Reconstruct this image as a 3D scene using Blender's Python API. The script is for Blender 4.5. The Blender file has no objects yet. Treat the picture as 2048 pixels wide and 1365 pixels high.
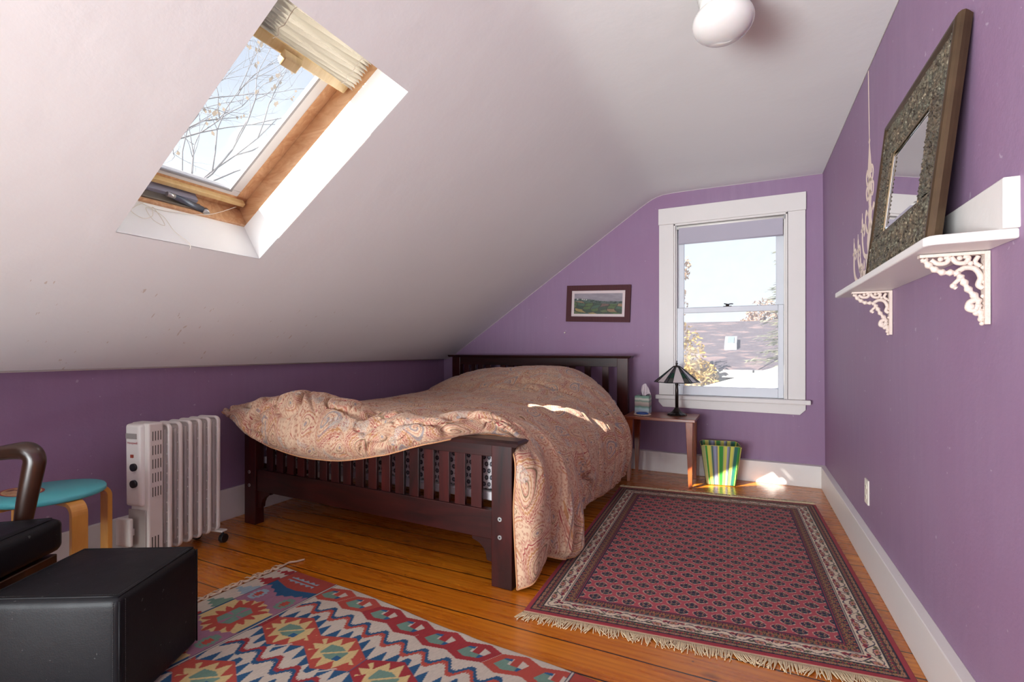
import bpy, math, random
import numpy as np
from mathutils import Vector, Matrix

PI = math.pi
C = bpy.context.scene.collection
SC = bpy.context.scene

# ------------------------------------------------------------------ camera
YAW = math.atan(466 / 970.0)
cam_d = bpy.data.cameras.new('camera'); cam = bpy.data.objects.new('camera', cam_d); C.objects.link(cam)
cam.location = (0, 0, 1.0); cam.rotation_euler = (PI / 2, 0, YAW)
cam_d.sensor_width = 36.0; cam_d.lens = 36.0 * 970 / 2048; cam_d.shift_y = 18.5 / 2048
cam_d.clip_start = 0.02; cam_d.clip_end = 300
SC.camera = cam

# ------------------------------------------------------------------ world sky
W = bpy.data.worlds.new('sky'); SC.world = W; W.use_nodes = True
wn = W.node_tree; wn.nodes.clear()
w_out = wn.nodes.new('ShaderNodeOutputWorld'); w_bg = wn.nodes.new('ShaderNodeBackground')
w_tc = wn.nodes.new('ShaderNodeTexCoord'); w_sep = wn.nodes.new('ShaderNodeSeparateXYZ'); w_cr = wn.nodes.new('ShaderNodeValToRGB')
wn.links.new(w_tc.outputs['Generated'], w_sep.inputs[0]); wn.links.new(w_sep.outputs['Z'], w_cr.inputs[0])
wn.links.new(w_cr.outputs[0], w_bg.inputs[0]); wn.links.new(w_bg.outputs[0], w_out.inputs[0])
w_cr.color_ramp.elements[0].position = 0.0; w_cr.color_ramp.elements[0].color = (0.86, 0.92, 1.0, 1)
w_cr.color_ramp.elements[1].position = 0.9; w_cr.color_ramp.elements[1].color = (0.32, 0.42, 0.62, 1)
e = w_cr.color_ramp.elements.new(0.26); e.color = (0.72, 0.82, 0.93, 1)
e = w_cr.color_ramp.elements.new(0.46); e.color = (0.44, 0.51, 0.63, 1)
w_bg.inputs[1].default_value = 1.15

# ------------------------------------------------------------------ lights
def light(name, kind, loc, direction, energy, color, **kw):
    d = bpy.data.lights.new(name, kind); o = bpy.data.objects.new(name, d); C.objects.link(o)
    o.location = loc; o.rotation_euler = Vector(direction).to_track_quat('-Z', 'Y').to_euler()
    d.energy = energy; d.color = color
    for k, v in kw.items(): setattr(d, k, v)
    return o
light('sun', 'SUN', (-6, -8, 9), (0.86, 1.50, -1.0), 21.0, (1.0, 0.95, 0.86), angle=0.007)
# added fill lamps behind the camera, brightening the ceiling and back of the room
light('rear_fill', 'AREA', (-1.30, -1.95, 0.12), (0.10, 0.45, 1.0), 165, (0.87, 0.965, 1.0), shape='RECTANGLE', size=2.2, size_y=1.8)
light('rear_fill_low', 'AREA', (-1.55, -2.2, 0.62), (0.36, 1.0, 0.24), 34, (0.92, 0.97, 1.0), shape='RECTANGLE', size=1.5, size_y=0.9, spread=math.radians(75))

# ------------------------------------------------------------------ colour management
SC.view_settings.view_transform = 'Standard'; SC.view_settings.look = 'None'
SC.view_settings.exposure = 0.24; SC.view_settings.gamma = 1.0
SC.view_settings.use_curve_mapping = False

# ================================================================== helpers
def lin(r, g, b):
    f = lambda c: (c / 255 / 12.92) if c / 255 <= 0.04045 else ((c / 255 + 0.055) / 1.055) ** 2.4
    return (f(r), f(g), f(b), 1.0)

class NT:
    """tiny node-graph helper"""
    def __init__(s, name):
        s.m = bpy.data.materials.new(name); s.m.use_nodes = True; s.t = s.m.node_tree
        s.b = s.t.nodes['Principled BSDF']; s.o = s.t.nodes['Material Output']
    def n(s, kind, ins=None, **props):
        nd = s.t.nodes.new('ShaderNode' + kind)
        for k, v in props.items(): setattr(nd, k, v)
        if ins:
            for k, v in ins.items():
                if hasattr(v, 'is_linked') or isinstance(v, bpy.types.NodeSocket): s.t.links.new(v, nd.inputs[k])
                else: nd.inputs[k].default_value = v
        return nd
    def l(s, a, b): s.t.links.new(a, b)
    def math(s, op, a, b=0.0, c=0.0, clamp=False):
        nd = s.t.nodes.new('ShaderNodeMath'); nd.operation = op; nd.use_clamp = clamp
        for i, v in enumerate((a, b, c)):
            if isinstance(v, bpy.types.NodeSocket): s.l(v, nd.inputs[i])
            else: nd.inputs[i].default_value = v
        return nd.outputs[0]
    def mix(s, fac, a, b, blend='MIX'):
        nd = s.t.nodes.new('ShaderNodeMix'); nd.data_type = 'RGBA'; nd.blend_type = blend
        for idx, v in ((0, fac), (6, a), (7, b)):
            if isinstance(v, bpy.types.NodeSocket): s.l(v, nd.inputs[idx])
            else: nd.inputs[idx].default_value = v
        return nd.outputs[2]
    def ramp(s, fac, stops, interp='LINEAR'):
        nd = s.t.nodes.new('ShaderNodeValToRGB'); cr = nd.color_ramp; cr.interpolation = interp
        while len(cr.elements) > 1: cr.elements.remove(cr.elements[-1])
        cr.elements[0].position = stops[0][0]; cr.elements[0].color = stops[0][1]
        for p, c in stops[1:]:
            e = cr.elements.new(p); e.color = c
        s.l(fac, nd.inputs[0]); return nd.outputs[0]
    def obj(s, scale=(1, 1, 1), rot=(0, 0, 0), src='Object'):
        tc = s.n('TexCoord'); mp = s.n('Mapping', {'Scale': scale, 'Rotation': rot}); s.l(tc.outputs[src], mp.inputs[0]); return mp.outputs[0]
    def noise(s, vec, scale=5, detail=4, rough=0.55, dist=0.0):
        nd = s.n('TexNoise', {'Scale': scale, 'Detail': detail, 'Roughness': rough, 'Distortion': dist}); s.l(vec, nd.inputs['Vector']); return nd.outputs[0]
    def bump(s, h, strength=0.2, dist=0.01):
        nd = s.n('Bump', {'Strength': strength, 'Distance': dist, 'Height': h}); s.l(nd.outputs[0], s.b.inputs['Normal'])
    def set(s, **kw):
        names = dict(color='Base Color', rough='Roughness', metal='Metallic', spec='Specular IOR Level', coat='Coat Weight', coatr='Coat Roughness', trans='Transmission Weight', ior='IOR', sss='Subsurface Weight', sheen='Sheen Weight', alpha='Alpha')
        for k, v in kw.items():
            sk = s.b.inputs[names[k]]
            if isinstance(v, bpy.types.NodeSocket): s.l(v, sk)
            else: sk.default_value = v
        return s

def flat_mat(name, col, rough=0.5, var=0.08, scale=8, bump=0.0, bscale=60, **kw):
    g = NT(name); co = g.obj()
    n = g.noise(co, scale, 4)
    a = tuple(c * (1 - var) for c in col[:3]) + (1,); b = tuple(min(1, c * (1 + var)) for c in col[:3]) + (1,)
    g.set(color=g.mix(n, a, b), rough=rough, **kw)
    if bump: g.bump(g.noise(co, bscale, 3), bump, 0.004)
    return g.m

def attr_mat(name, rough=0.9, bump=0.3, bscale=400, sheen=0.0, coat=0.0):
    g = NT(name); a = g.n('VertexColor', layer_name='col'); co = g.obj()
    f = g.noise(co, bscale, 2)
    g.set(color=g.mix(0.35, a.outputs[0], g.mix(f, (0.6, 0.6, 0.6, 1), (1, 1, 1, 1)), 'MULTIPLY'), rough=rough, sheen=sheen, coat=coat)
    if bump: g.bump(f, bump, 0.003)
    return g.m

class MB:
    def __init__(s): s.v = []; s.f = []; s.sm = []
    def add(s, vs, fs, smooth=False):
        n = len(s.v); s.v.extend([tuple(map(float, p)) for p in vs]); s.f.extend([tuple(n + i for i in f) for f in fs]); s.sm.extend([smooth] * len(fs)); return s
    def box(s, x0, x1, y0, y1, z0, z1, T=None):
        vs = [(x, y, z) for z in (z0, z1) for y in (y0, y1) for x in (x0, x1)]
        if T: vs = [T(p) for p in vs]
        return s.add(vs, [(0, 2, 3, 1), (4, 5, 7, 6), (0, 1, 5, 4), (2, 6, 7, 3), (0, 4, 6, 2), (1, 3, 7, 5)])
    def hexa(s, bottom, top):
        vs = list(bottom) + list(top)
        return s.add(vs, [(3, 2, 1, 0), (4, 5, 6, 7), (0, 1, 5, 4), (1, 2, 6, 5), (2, 3, 7, 6), (3, 0, 4, 7)])
    def prism(s, poly, P0, P1, smooth=False):
        """poly: list of 2d; P0/P1: functions 2d->3d for the two caps"""
        n = len(poly); vs = [P0(p) for p in poly] + [P1(p) for p in poly]
        s.add(vs, [tuple(range(n))[::-1], tuple(range(n, 2 * n))] + [(i, (i + 1) % n, n + (i + 1) % n, n + i) for i in range(n)], smooth); return s
    def tube(s, pts, r, n=8, caps=True, closed=False, flat=1.0, up=None):
        pts = [Vector(p) for p in pts]; m = len(pts)
        rr = r if isinstance(r, (list, tuple)) else [r] * m
        vs = []; prev = None
        for i, p in enumerate(pts):
            if closed: t = (pts[(i + 1) % m] - pts[i - 1]).normalized()
            else: t = (pts[min(i + 1, m - 1)] - pts[max(i - 1, 0)]).normalized()
            if prev is None:
                a = Vector(up) if up else (Vector((0, 0, 1)) if abs(t.z) < 0.9 else Vector((1, 0, 0)))
                prev = (a - t * a.dot(t)).normalized()
            else: prev = (prev - t * prev.dot(t)).normalized()
            b = t.cross(prev)
            for k in range(n):
                an = 2 * PI * k / n
                vs.append(p + prev * (math.cos(an) * rr[i]) + b * (math.sin(an) * rr[i] * flat))
        fs = []
        for i in range(m if closed else m - 1):
            j = (i + 1) % m
            for k in range(n):
                k2 = (k + 1) % n; fs.append((i * n + k, i * n + k2, j * n + k2, j * n + k))
        s.add(vs, fs, True)
        if caps and not closed:
            base = len(s.v) - len(vs)
            s.f.append(tuple(base + k for k in range(n))[::-1]); s.sm.append(False)
            s.f.append(tuple(base + (m - 1) * n + k for k in range(n))); s.sm.append(False)
        return s
    def lathe(s, prof, c=(0, 0, 0), n=32, smooth=True, T=None, phase=0.0):
        vs = []
        for r, z in prof:
            for k in range(n):
                a = 2 * PI * k / n + phase; p = (c[0] + r * math.cos(a), c[1] + r * math.sin(a), c[2] + z); vs.append(T(p) if T else p)
        fs = [(i * n + k, i * n + (k + 1) % n, (i + 1) * n + (k + 1) % n, (i + 1) * n + k) for i in range(len(prof) - 1) for k in range(n)]
        s.add(vs, fs, smooth)
        b = len(s.v) - len(vs)
        if prof[0][0] > 1e-5: s.f.append(tuple(b + k for k in range(n))[::-1]); s.sm.append(False)
        if prof[-1][0] > 1e-5: s.f.append(tuple(b + (len(prof) - 1) * n + k for k in range(n))); s.sm.append(False)
        return s
    def ball(s, c, r, n=16, m=10, T=None):
        rx, ry, rz = r if isinstance(r, (tuple, list)) else (r, r, r)
        vs = []
        for i in range(m + 1):
            ph = PI * i / m
            for k in range(n):
                a = 2 * PI * k / n; p = (c[0] + rx * math.sin(ph) * math.cos(a), c[1] + ry * math.sin(ph) * math.sin(a), c[2] - rz * math.cos(ph)); vs.append(T(p) if T else p)
        return s.add(vs, [(i * n + k, i * n + (k + 1) % n, (i + 1) * n + (k + 1) % n, (i + 1) * n + k) for i in range(m) for k in range(n)], True)
    def grid(s, P, smooth=True, flip=False):
        """P: array [a,b,3]"""
        a, b = P.shape[:2]; base = len(s.v)
        s.v.extend(map(tuple, P.reshape(-1, 3).tolist()))
        for i in range(a - 1):
            for j in range(b - 1):
                q = (base + i * b + j, base + i * b + j + 1, base + (i + 1) * b + j + 1, base + (i + 1) * b + j)
                s.f.append(q[::-1] if flip else q); s.sm.append(smooth)
        return s
    def build(s, name, mat=None, parent=None, bevel=0, seg=2, loc=None, auto=False, solid=0):
        me = bpy.data.meshes.new(name)
        org = Vector((0, 0, 0))
        if parent is not None: org = world_loc(parent)
        elif loc is not None: org = Vector(loc)
        me.from_pydata([tuple(Vector(p) - org) for p in s.v], [], s.f)
        me.polygons.foreach_set('use_smooth', s.sm)
        if mat: me.materials.append(mat)
        me.update()
        o = bpy.data.objects.new(name, me); C.objects.link(o)
        if parent is not None: o.parent = parent
        else: o.location = org
        if solid:
            md = o.modifiers.new('solidify', 'SOLIDIFY'); md.thickness = solid; md.offset = -1
        if bevel:
            md = o.modifiers.new('bevel', 'BEVEL'); md.width = bevel; md.segments = seg; md.limit_method = 'ANGLE'; md.angle_limit = math.radians(40); md.harden_normals = False
        return o

def world_loc(o):
    p = Vector(o.location)
    while o.parent is not None: o = o.parent; p = p + Vector(o.location)
    return p

def grid_obj(name, P, mat, parent=None, loc=None, cols=None, uvs=None, flip=False, smooth=True):
    """fast grid mesh with optional per-point colours / uvs"""
    a, b = P.shape[:2]
    org = world_loc(parent) if parent is not None else Vector(loc or (0, 0, 0))
    V = P.reshape(-1, 3) - np.array(org)
    idx = np.arange(a * b).reshape(a, b)
    q = np.stack([idx[:-1, :-1], idx[:-1, 1:], idx[1:, 1:], idx[1:, :-1]], -1).reshape(-1, 4)
    if flip: q = q[:, ::-1]
    me = bpy.data.meshes.new(name); nf = len(q)
    me.vertices.add(len(V)); me.vertices.foreach_set('co', V.astype(np.float32).ravel())
    me.loops.add(nf * 4); me.loops.foreach_set('vertex_index', q.astype(np.int32).ravel())
    me.polygons.add(nf); me.polygons.foreach_set('loop_start', np.arange(0, nf * 4, 4, dtype=np.int32)); me.polygons.foreach_set('loop_total', np.full(nf, 4, dtype=np.int32))
    me.polygons.foreach_set('use_smooth', np.full(nf, smooth))
    me.update(calc_edges=True)
    if cols is not None:
        ca = me.color_attributes.new('col', 'FLOAT_COLOR', 'POINT')
        cc = np.ones((a * b, 4), np.float32); cc[:, :3] = cols.reshape(-1, 3); ca.data.foreach_set('color', cc.ravel())
    if uvs is not None:
        ul = me.uv_layers.new(name='UVMap'); ul.data.foreach_set('uv', uvs.reshape(-1, 2)[q.ravel()].astype(np.float32).ravel())
    if mat: me.materials.append(mat)
    me.validate()
    o = bpy.data.objects.new(name, me); C.objects.link(o)
    if parent is not None: o.parent = parent
    else: o.location = org
    return o

def thing(name, label, cat, loc=(0, 0, 0), group=None):
    o = bpy.data.objects.new(name, None); C.objects.link(o); o.location = loc; o.empty_display_size = 0.1
    o['label'] = label; o['category'] = cat
    if group: o['group'] = group
    return o
def tag(o, label, cat, group=None):
    o['label'] = label; o['category'] = cat
    if group: o['group'] = group
    return o
def struct(o, label=None, cat=None):
    o['kind'] = 'structure'
    if label: o['label'] = label; o['category'] = cat
    return o
def rot2(ang): c, s = math.cos(ang), math.sin(ang); return lambda x, y: (c * x - s * y, s * x + c * y)
def sm(x): x = np.clip(x, 0, 1); return x * x * (3 - 2 * x)

# value noise in numpy
_rng = np.random.RandomState(7); _tab = _rng.rand(256, 256)
def vnoise(x, y):
    xi = np.floor(x).astype(int); yi = np.floor(y).astype(int); fx = sm(x - xi); fy = sm(y - yi)
    g = lambda a, b: _tab[a % 256, b % 256]
    return (g(xi, yi) * (1 - fx) + g(xi + 1, yi) * fx) * (1 - fy) + (g(xi, yi + 1) * (1 - fx) + g(xi + 1, yi + 1) * fx) * fy
def fbm(x, y, o=4):
    r = 0; a = 0.5
    for i in range(o): r = r + a * vnoise(x * 2 ** i + 17 * i, y * 2 ** i + 31 * i); a *= 0.5
    return r
def hsh(i, j): return _tab[(i * 37 + j * 101) % 256, (i * 59 + j * 13 + 7) % 256]

# ================================================================== materials
def wall_paint():
    g = NT('purple_wall_paint'); co = g.obj(); cs = g.obj((9, 9, 0.9))
    a = g.noise(cs, 3.0, 6, 0.6); b = g.noise(co, 1.3, 3)
    base = g.mix(a, (0.250, 0.156, 0.258, 1), (0.325, 0.216, 0.326, 1))
    base = g.mix(g.ramp(b, [(0.35, (0, 0, 0, 1)), (0.7, (1, 1, 1, 1))]), base, (0.285, 0.165, 0.275, 1))
    sc = g.noise(co, 38, 2, 0.5)
    base = g.mix(g.ramp(sc, [(0.735, (0, 0, 0, 1)), (0.75, (0.6, 0.6, 0.6, 1))]), base, (0.50, 0.40, 0.50, 1))
    g.set(color=base, rough=0.62, spec=0.35); g.bump(g.math('ADD', g.noise(co, 7, 5), g.math('MULTIPLY', g.noise(co, 120, 2), 0.12)), 0.25, 0.012); return g.m
def ceil_paint():
    g = NT('ceiling_paint'); co = g.obj()
    base = g.mix(g.noise(co, 2.0, 4), (0.765, 0.755, 0.735, 1), (0.815, 0.805, 0.785, 1))
    # old leak marks low on the slope
    sp = g.n('SeparateXYZ'); g.l(co, sp.inputs[0])
    st = g.n('TexNoise', {'Scale': 1.0, 'Detail': 2.0}); g.l(g.obj((16, 55, 16)), st.inputs['Vector'])
    z = g.math('LESS_THAN', sp.outputs['Z'], 1.25)
    mk = g.ramp(st.outputs[0], [(0.71, (0, 0, 0, 1)), (0.735, (1, 1, 1, 1))])
    mk2 = g.math('MULTIPLY', z, g.math('LESS_THAN', sp.outputs['Y'], 2.6))
    base = g.mix(g.math('MULTIPLY', mk, g.math('MULTIPLY', mk2, 0.45)), base, (0.45, 0.28, 0.14, 1))
    g.set(color=base, rough=0.8, spec=0.3); g.bump(g.noise(co, 6, 6), 0.14, 0.02); return g.m
def white_trim(name='white_trim_paint', col=(0.70, 0.66, 0.63, 1), chips=True):
    g = NT(name); co = g.obj()
    base = g.mix(g.noise(co, 5, 4), col, tuple(c * 1.08 for c in col[:3]) + (1,))
    if chips:
        ch = g.noise(co, 42, 3, 0.6)
        base = g.mix(g.ramp(ch, [(0.745, (0, 0, 0, 1)), (0.76, (0.7, 0.7, 0.7, 1))]), base, (0.35, 0.29, 0.25, 1))
    g.set(color=base, rough=0.42); g.bump(g.noise(co, 18, 5), 0.18, 0.006); return g.m
def floor_mat():
    g = NT('pine_plank_floor'); co = g.obj(); sp = g.n('SeparateXYZ'); g.l(co, sp.inputs[0]); X, Y = sp.outputs['X'], sp.outputs['Y']
    wob = g.math('MULTIPLY', g.math('SUBTRACT', g.noise(g.obj((0.7, 0.2, 1)), 2.0, 2), 0.5), 0.012)
    yy = g.math('DIVIDE', g.math('ADD', g.math('ADD', Y, wob), 10.0 - 0.0405), 0.1425)
    idx = g.math('FLOOR', yy); fr = g.math('FRACT', yy)
    wn_ = g.n('TexWhiteNoise', noise_dimensions='1D'); g.l(idx, wn_.inputs['W']); rnd = wn_.outputs['Value']
    # shift each plank along its length
    cx = g.n('CombineXYZ'); g.l(g.math('ADD', X, g.math('MULTIPLY', rnd, 37.0)), cx.inputs[0]); g.l(g.math('MULTIPLY', Y, 1.0), cx.inputs[1]); g.l(g.math('MULTIPLY', rnd, 11.0), cx.inputs[2])
    mp = g.n('Mapping', {'Scale': (1.2, 14, 1)}); g.l(cx.outputs[0], mp.inputs[0])
    grain = g.noise(mp.outputs[0], 2.2, 6, 0.6, 0.8)
    wv = g.n('TexWave', {'Scale': 1.5, 'Distortion': 6.0, 'Detail': 3.0, 'Detail Scale': 1.4}, bands_direction='Y'); mp2 = g.n('Mapping', {'Scale': (1.0, 9, 1)}); g.l(cx.outputs[0], mp2.inputs[0]); g.l(mp2.outputs[0], wv.inputs['Vector'])
    base = g.ramp(grain, [(0.25, lin(156, 70, 8)), (0.5, lin(206, 116, 16)), (0.75, lin(226, 148, 36))])
    base = g.mix(0.28, base, g.ramp(wv.outputs[0], [(0.0, lin(156, 72, 8)), (0.6, lin(214, 126, 22)), (1, lin(228, 152, 44))]))
    base = g.mix(g.math('MULTIPLY', rnd, 0.55), base, lin(172, 88, 22))
    # knots
    kv = g.n('TexVoronoi', {'Scale': 1.0}); mp3 = g.n('Mapping', {'Scale': (3.2, 6.5, 1)}); g.l(cx.outputs[0], mp3.inputs[0]); g.l(mp3.outputs[0], kv.inputs['Vector'])
    kn = g.ramp(kv.outputs['Distance'], [(0.03, (1, 1, 1, 1)), (0.075, (0.55, 0.55, 0.55, 1)), (0.13, (0, 0, 0, 1))])
    base = g.mix(g.math('MULTIPLY', kn, 0.75), base, lin(92, 40, 12))
    # worn scratches
    scn = g.noise(g.obj((3, 40, 1)), 4, 4, 0.7)
    base = g.mix(g.ramp(scn, [(0.68, (0, 0, 0, 1)), (0.74, (0.35, 0.35, 0.35, 1))]), base, lin(120, 58, 16))
    # nail holes
    nv = g.n('TexVoronoi', {'Scale': 9.0}); g.l(co, nv.inputs['Vector'])
    base = g.mix(g.ramp(nv.outputs['Distance'], [(0.028, (0.8, 0.8, 0.8, 1)), (0.045, (0, 0, 0, 1))]), base, lin(60, 28, 10))
    # gaps of uneven width
    gw = g.math('ADD', 0.010, g.math('MULTIPLY', g.noise(g.obj((1.5, 7, 1)), 3, 3), 0.034))
    ga = g.math('LESS_THAN', g.math('MINIMUM', fr, g.math('SUBTRACT', 1.0, fr)), g.math('MULTIPLY', gw, 0.75))
    base = g.mix(ga, base, lin(38, 18, 8))
    g.set(color=base, rough=g.math('ADD', 0.20, g.math('MULTIPLY', grain, 0.16)), coat=0.25, coatr=0.18)
    g.bump(g.math('SUBTRACT', g.math('MULTIPLY', grain, 0.25), g.math('MULTIPLY', ga, 1.0)), 0.35, 0.004)
    return g.m
def wood(name, c0, c1, scale=(2, 2, 30), rough=0.35, coat=0.2, axis=None, dist=1.0):
    g = NT(name); co = g.obj(scale)
    n = g.noise(co, 1.5, 6, 0.6, dist); g.set(color=g.ramp(n, [(0.3, c0), (0.7, c1)]), rough=rough, coat=coat, coatr=0.15)
    g.bump(n, 0.06, 0.004); return g.m
def leather(name, col=(0.008, 0.008, 0.010, 1)):
    g = NT(name); co = g.obj(); v = g.n('TexVoronoi', {'Scale': 260.0}); g.l(co, v.inputs['Vector'])
    big = g.noise(co, 9, 4); sp = g.noise(co, 55, 2)
    c = g.mix(g.ramp(sp, [(0.72, (0, 0, 0, 1)), (0.75, (1, 1, 1, 1))]), col, (0.07, 0.07, 0.07, 1))
    g.set(color=c, rough=g.math('ADD', 0.36, g.math('MULTIPLY', big, 0.20)), spec=0.20)
    g.bump(g.math('ADD', g.math('MULTIPLY', v.outputs['Distance'], 0.25), g.math('MULTIPLY', big, 2.2)), 0.12, 0.004); return g.m
def glass_mat(name, haze=0.06, spec=.4, tint=(1, 1, 1, 1), hcol=(0.85, 0.88, 0.92, 1)):
    g = NT(name); t = g.n('BsdfTransparent', {'Color': tint}); gl = g.n('BsdfGlossy', {'Roughness': 0.01}); d = g.n('BsdfDiffuse', {'Color': hcol}); tl = g.n('BsdfTranslucent', {'Color': hcol})
    m0 = g.n('MixShader', {'Fac': 0.6}); g.l(d.outputs[0], m0.inputs[1]); g.l(tl.outputs[0], m0.inputs[2])
    co = g.obj(); nz = g.noise(co, 5, 4)
    hz = g.math('MULTIPLY', g.math('ADD', 0.7, g.math('MULTIPLY', nz, 0.6)), haze)
    m1 = g.n('MixShader'); g.l(hz, m1.inputs[0]); g.l(t.outputs[0], m1.inputs[1]); g.l(m0.outputs[0], m1.inputs[2])
    fr = g.n('Fresnel', {'IOR': 1.45}); m2 = g.n('MixShader'); g.l(g.math('MULTIPLY', fr.outputs[0], spec), m2.inputs[0]); g.l(m1.outputs[0], m2.inputs[1]); g.l(gl.outputs[0], m2.inputs[2])
    g.l(m2.outputs[0], g.o.inputs[0]); return g.m

M_wall = wall_paint(); M_ceil = ceil_paint(); M_trim = white_trim(); M_floor = floor_mat()
M_shaft = white_trim('shaft_paint', (0.80, 0.80, 0.78, 1), chips=False)
M_sash = white_trim('sash_paint', (0.66, 0.68, 0.72, 1))
M_dwood = wood('cherry_stained_wood', (0.009, 0.0025, 0.0025, 1), (0.042, 0.006, 0.005, 1), (1.6, 6, 12), 0.36, 0.12)
M_dwood_v = wood('cherry_stained_slat_wood', (0.010, 0.0025, 0.0025, 1), (0.062, 0.007, 0.006, 1), (7, 7, 1.2), 0.36, 0.12)
M_table = wood('red_brown_table_wood', lin(112, 52, 26), lin(158, 84, 46), (3, 14, 3), 0.32, 0.3)
M_table_v = wood('red_brown_leg_wood', lin(112, 48, 20), lin(166, 84, 40), (14, 14, 2), 0.32, 0.3)
M_pine = wood('knotty_pine', lin(186, 134, 92), lin(216, 176, 136), (3, 12, 12), 0.4, 0.2, dist=2.5)
M_birch = wood('birch_ply', lin(206, 140, 58), lin(226, 168, 84), (8, 8, 2), 0.32, 0.3)
M_teak = wood('dark_walnut', (0.012, 0.006, 0.004, 1), (0.060, 0.021, 0.010, 1), (6, 6, 2), 0.30, 0.25)
M_black = leather('black_leather')
M_thread = flat_mat('grey_thread', (0.05, 0.05, 0.052, 1), 0.7)
M_darkmetal = flat_mat('dark_metal', (0.03, 0.03, 0.035, 1), 0.35, metal=0.8)
M_steel = flat_mat('brushed_steel', (0.45, 0.45, 0.45, 1), 0.35, metal=1.0)
M_bronze = flat_mat('dark_bronze', (0.035, 0.026, 0.022, 1), 0.28, metal=0.7)
M_glass = glass_mat('window_glass', 0.17, .10)
M_skyglass = glass_mat('skylight_glass', 0.03, .05)
M_cream = flat_mat('cream_plastic', lin(222, 214, 200), 0.4, 0.03)
M_heater = flat_mat('heater_enamel', lin(224, 219, 211), 0.35, 0.04)
M_blackplastic = flat_mat('black_plastic', (0.01, 0.01, 0.012, 1), 0.4)

for mm_ in (M_dwood, M_dwood_v): mm_.node_tree.nodes['Principled BSDF'].inputs['Specular IOR Level'].default_value = 0.28

# ================================================================== room shell
KX = -2.77; KZ = 0.912; RX0 = 0.526; RX1 = 0.510; BY = 4.16; NY = -3.2; CZ = 2.287
def slopez(x): return 0.973 + 0.6763 * (x + 2.613)
PROF = [(KX, KZ), (-2.70, 0.916), (-1.968, slopez(-1.968)), (-1.139, slopez(-1.139)), (-0.80, slopez(-0.80)), (-0.745, 2.234), (-0.70, 2.259), (-0.66, 2.276), (-0.61, 2.287), (-0.52, 2.292), (-0.3, 2.293), (RX1 + 0.02, CZ)]

struct(MB().box(-2.86, 0.62, NY - 0.1, 4.26, -0.12, 0).build('floor', M_floor))
# ceiling: extruded profile with the skylight hole
m = MB(); HY0, HY1 = 0.92, 1.475
ys = [NY - 0.02, HY0, HY1, BY + 0.02]
for i in range(len(PROF) - 1):
    (xa, za), (xb, zb) = PROF[i], PROF[i + 1]
    for k in range(3):
        if i == 2 and k == 1: continue
        m.add([(xa, ys[k], za), (xb, ys[k], zb), (xb, ys[k + 1], zb), (xa, ys[k + 1], za)], [(0, 1, 2, 3)], i >= 3)
o = m.build('ceiling', M_ceil); struct(o)
# weld the curved part so it shades smoothly
import bmesh
bm = bmesh.new(); bm.from_mesh(o.data); bmesh.ops.remove_doubles(bm, verts=bm.verts, dist=1e-5); bm.to_mesh(o.data); bm.free()

struct(MB().box(KX - 0.08, KX, NY, BY + 0.08, -0.02, KZ + 0.004).build('wall_left', M_wall))
def strip_wall(y0, y1, holes, name, mat):
    """gable wall under the ceiling profile, with rectangular holes, thickness y0..y1"""
    xs = sorted(set([p[0] for p in PROF] + [h[0] for h in holes] + [h[1] for h in holes])); xs = [x for x in xs if x <= RX0 + 0.03]
    def top(x):
        for (a, za), (b, zb) in zip(PROF[:-1], PROF[1:]):
            if a <= x <= b: return za + (zb - za) * (x - a) / (b - a) + 0.006
        return CZ + .006
    m = MB()
    for a, b in zip(xs[:-1], xs[1:]):
        mid = (a + b) / 2; hh = [h for h in holes if h[0] <= mid <= h[1]]
        for (u0, u1, bot, tp) in ([(a, b, -0.02, None)] if not hh else [(a, b, -0.02, hh[0][2]), (a, b, hh[0][3], None)]):
            ta, tb = (top(a), top(b)) if tp is None else (tp, tp)
            m.hexa([(a, y0, bot), (b, y0, bot), (b, y1, bot), (a, y1, bot)], [(a, y0, ta), (b, y0, tb), (b, y1, tb), (a, y1, ta)])
    return struct(m.build(name, mat))
WX0, WX1, WZ0, WZ1 = -0.525, 0.285, 0.62, 2.03
strip_wall(BY, BY + 0.12, [(WX0, WX1, WZ0, WZ1)], 'wall_back', M_wall)
strip_wall(NY - 0.12, NY, [(-1.8, -0.2, 0.85, 2.0)] if False else [(-1.7, -0.5, 0.9, 1.55)], 'wall_front', M_wall)
m = MB(); m.hexa([(RX0, NY, -0.02), (RX0 + 0.1, NY, -0.02), (RX0 + 0.1, BY + 0.1, -0.02), (RX0, BY + 0.1, -0.02)], [(RX1, NY, CZ + .006), (RX1 + 0.1, NY, CZ + .006), (RX1 + 0.1, BY + 0.1, CZ + .006), (RX1, BY + 0.1, CZ + .006)])
struct(m.build('wall_right', M_wall))
# thin white paint bead where wall paint meets the ceiling
m = MB(); m.tube([(KX + 0.002, NY, KZ - .002), (KX + 0.002, BY, KZ - .002)], 0.004, 6)
m.tube([(x, BY - 0.001, z) for x, z in PROF], 0.0022, 6)
m.tube([(RX1 - 0.001, NY, CZ - .002), (RX1 - 0.001, BY, CZ - .002)], 0.0022, 6)
struct(m.build('trim_1', M_trim))
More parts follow.
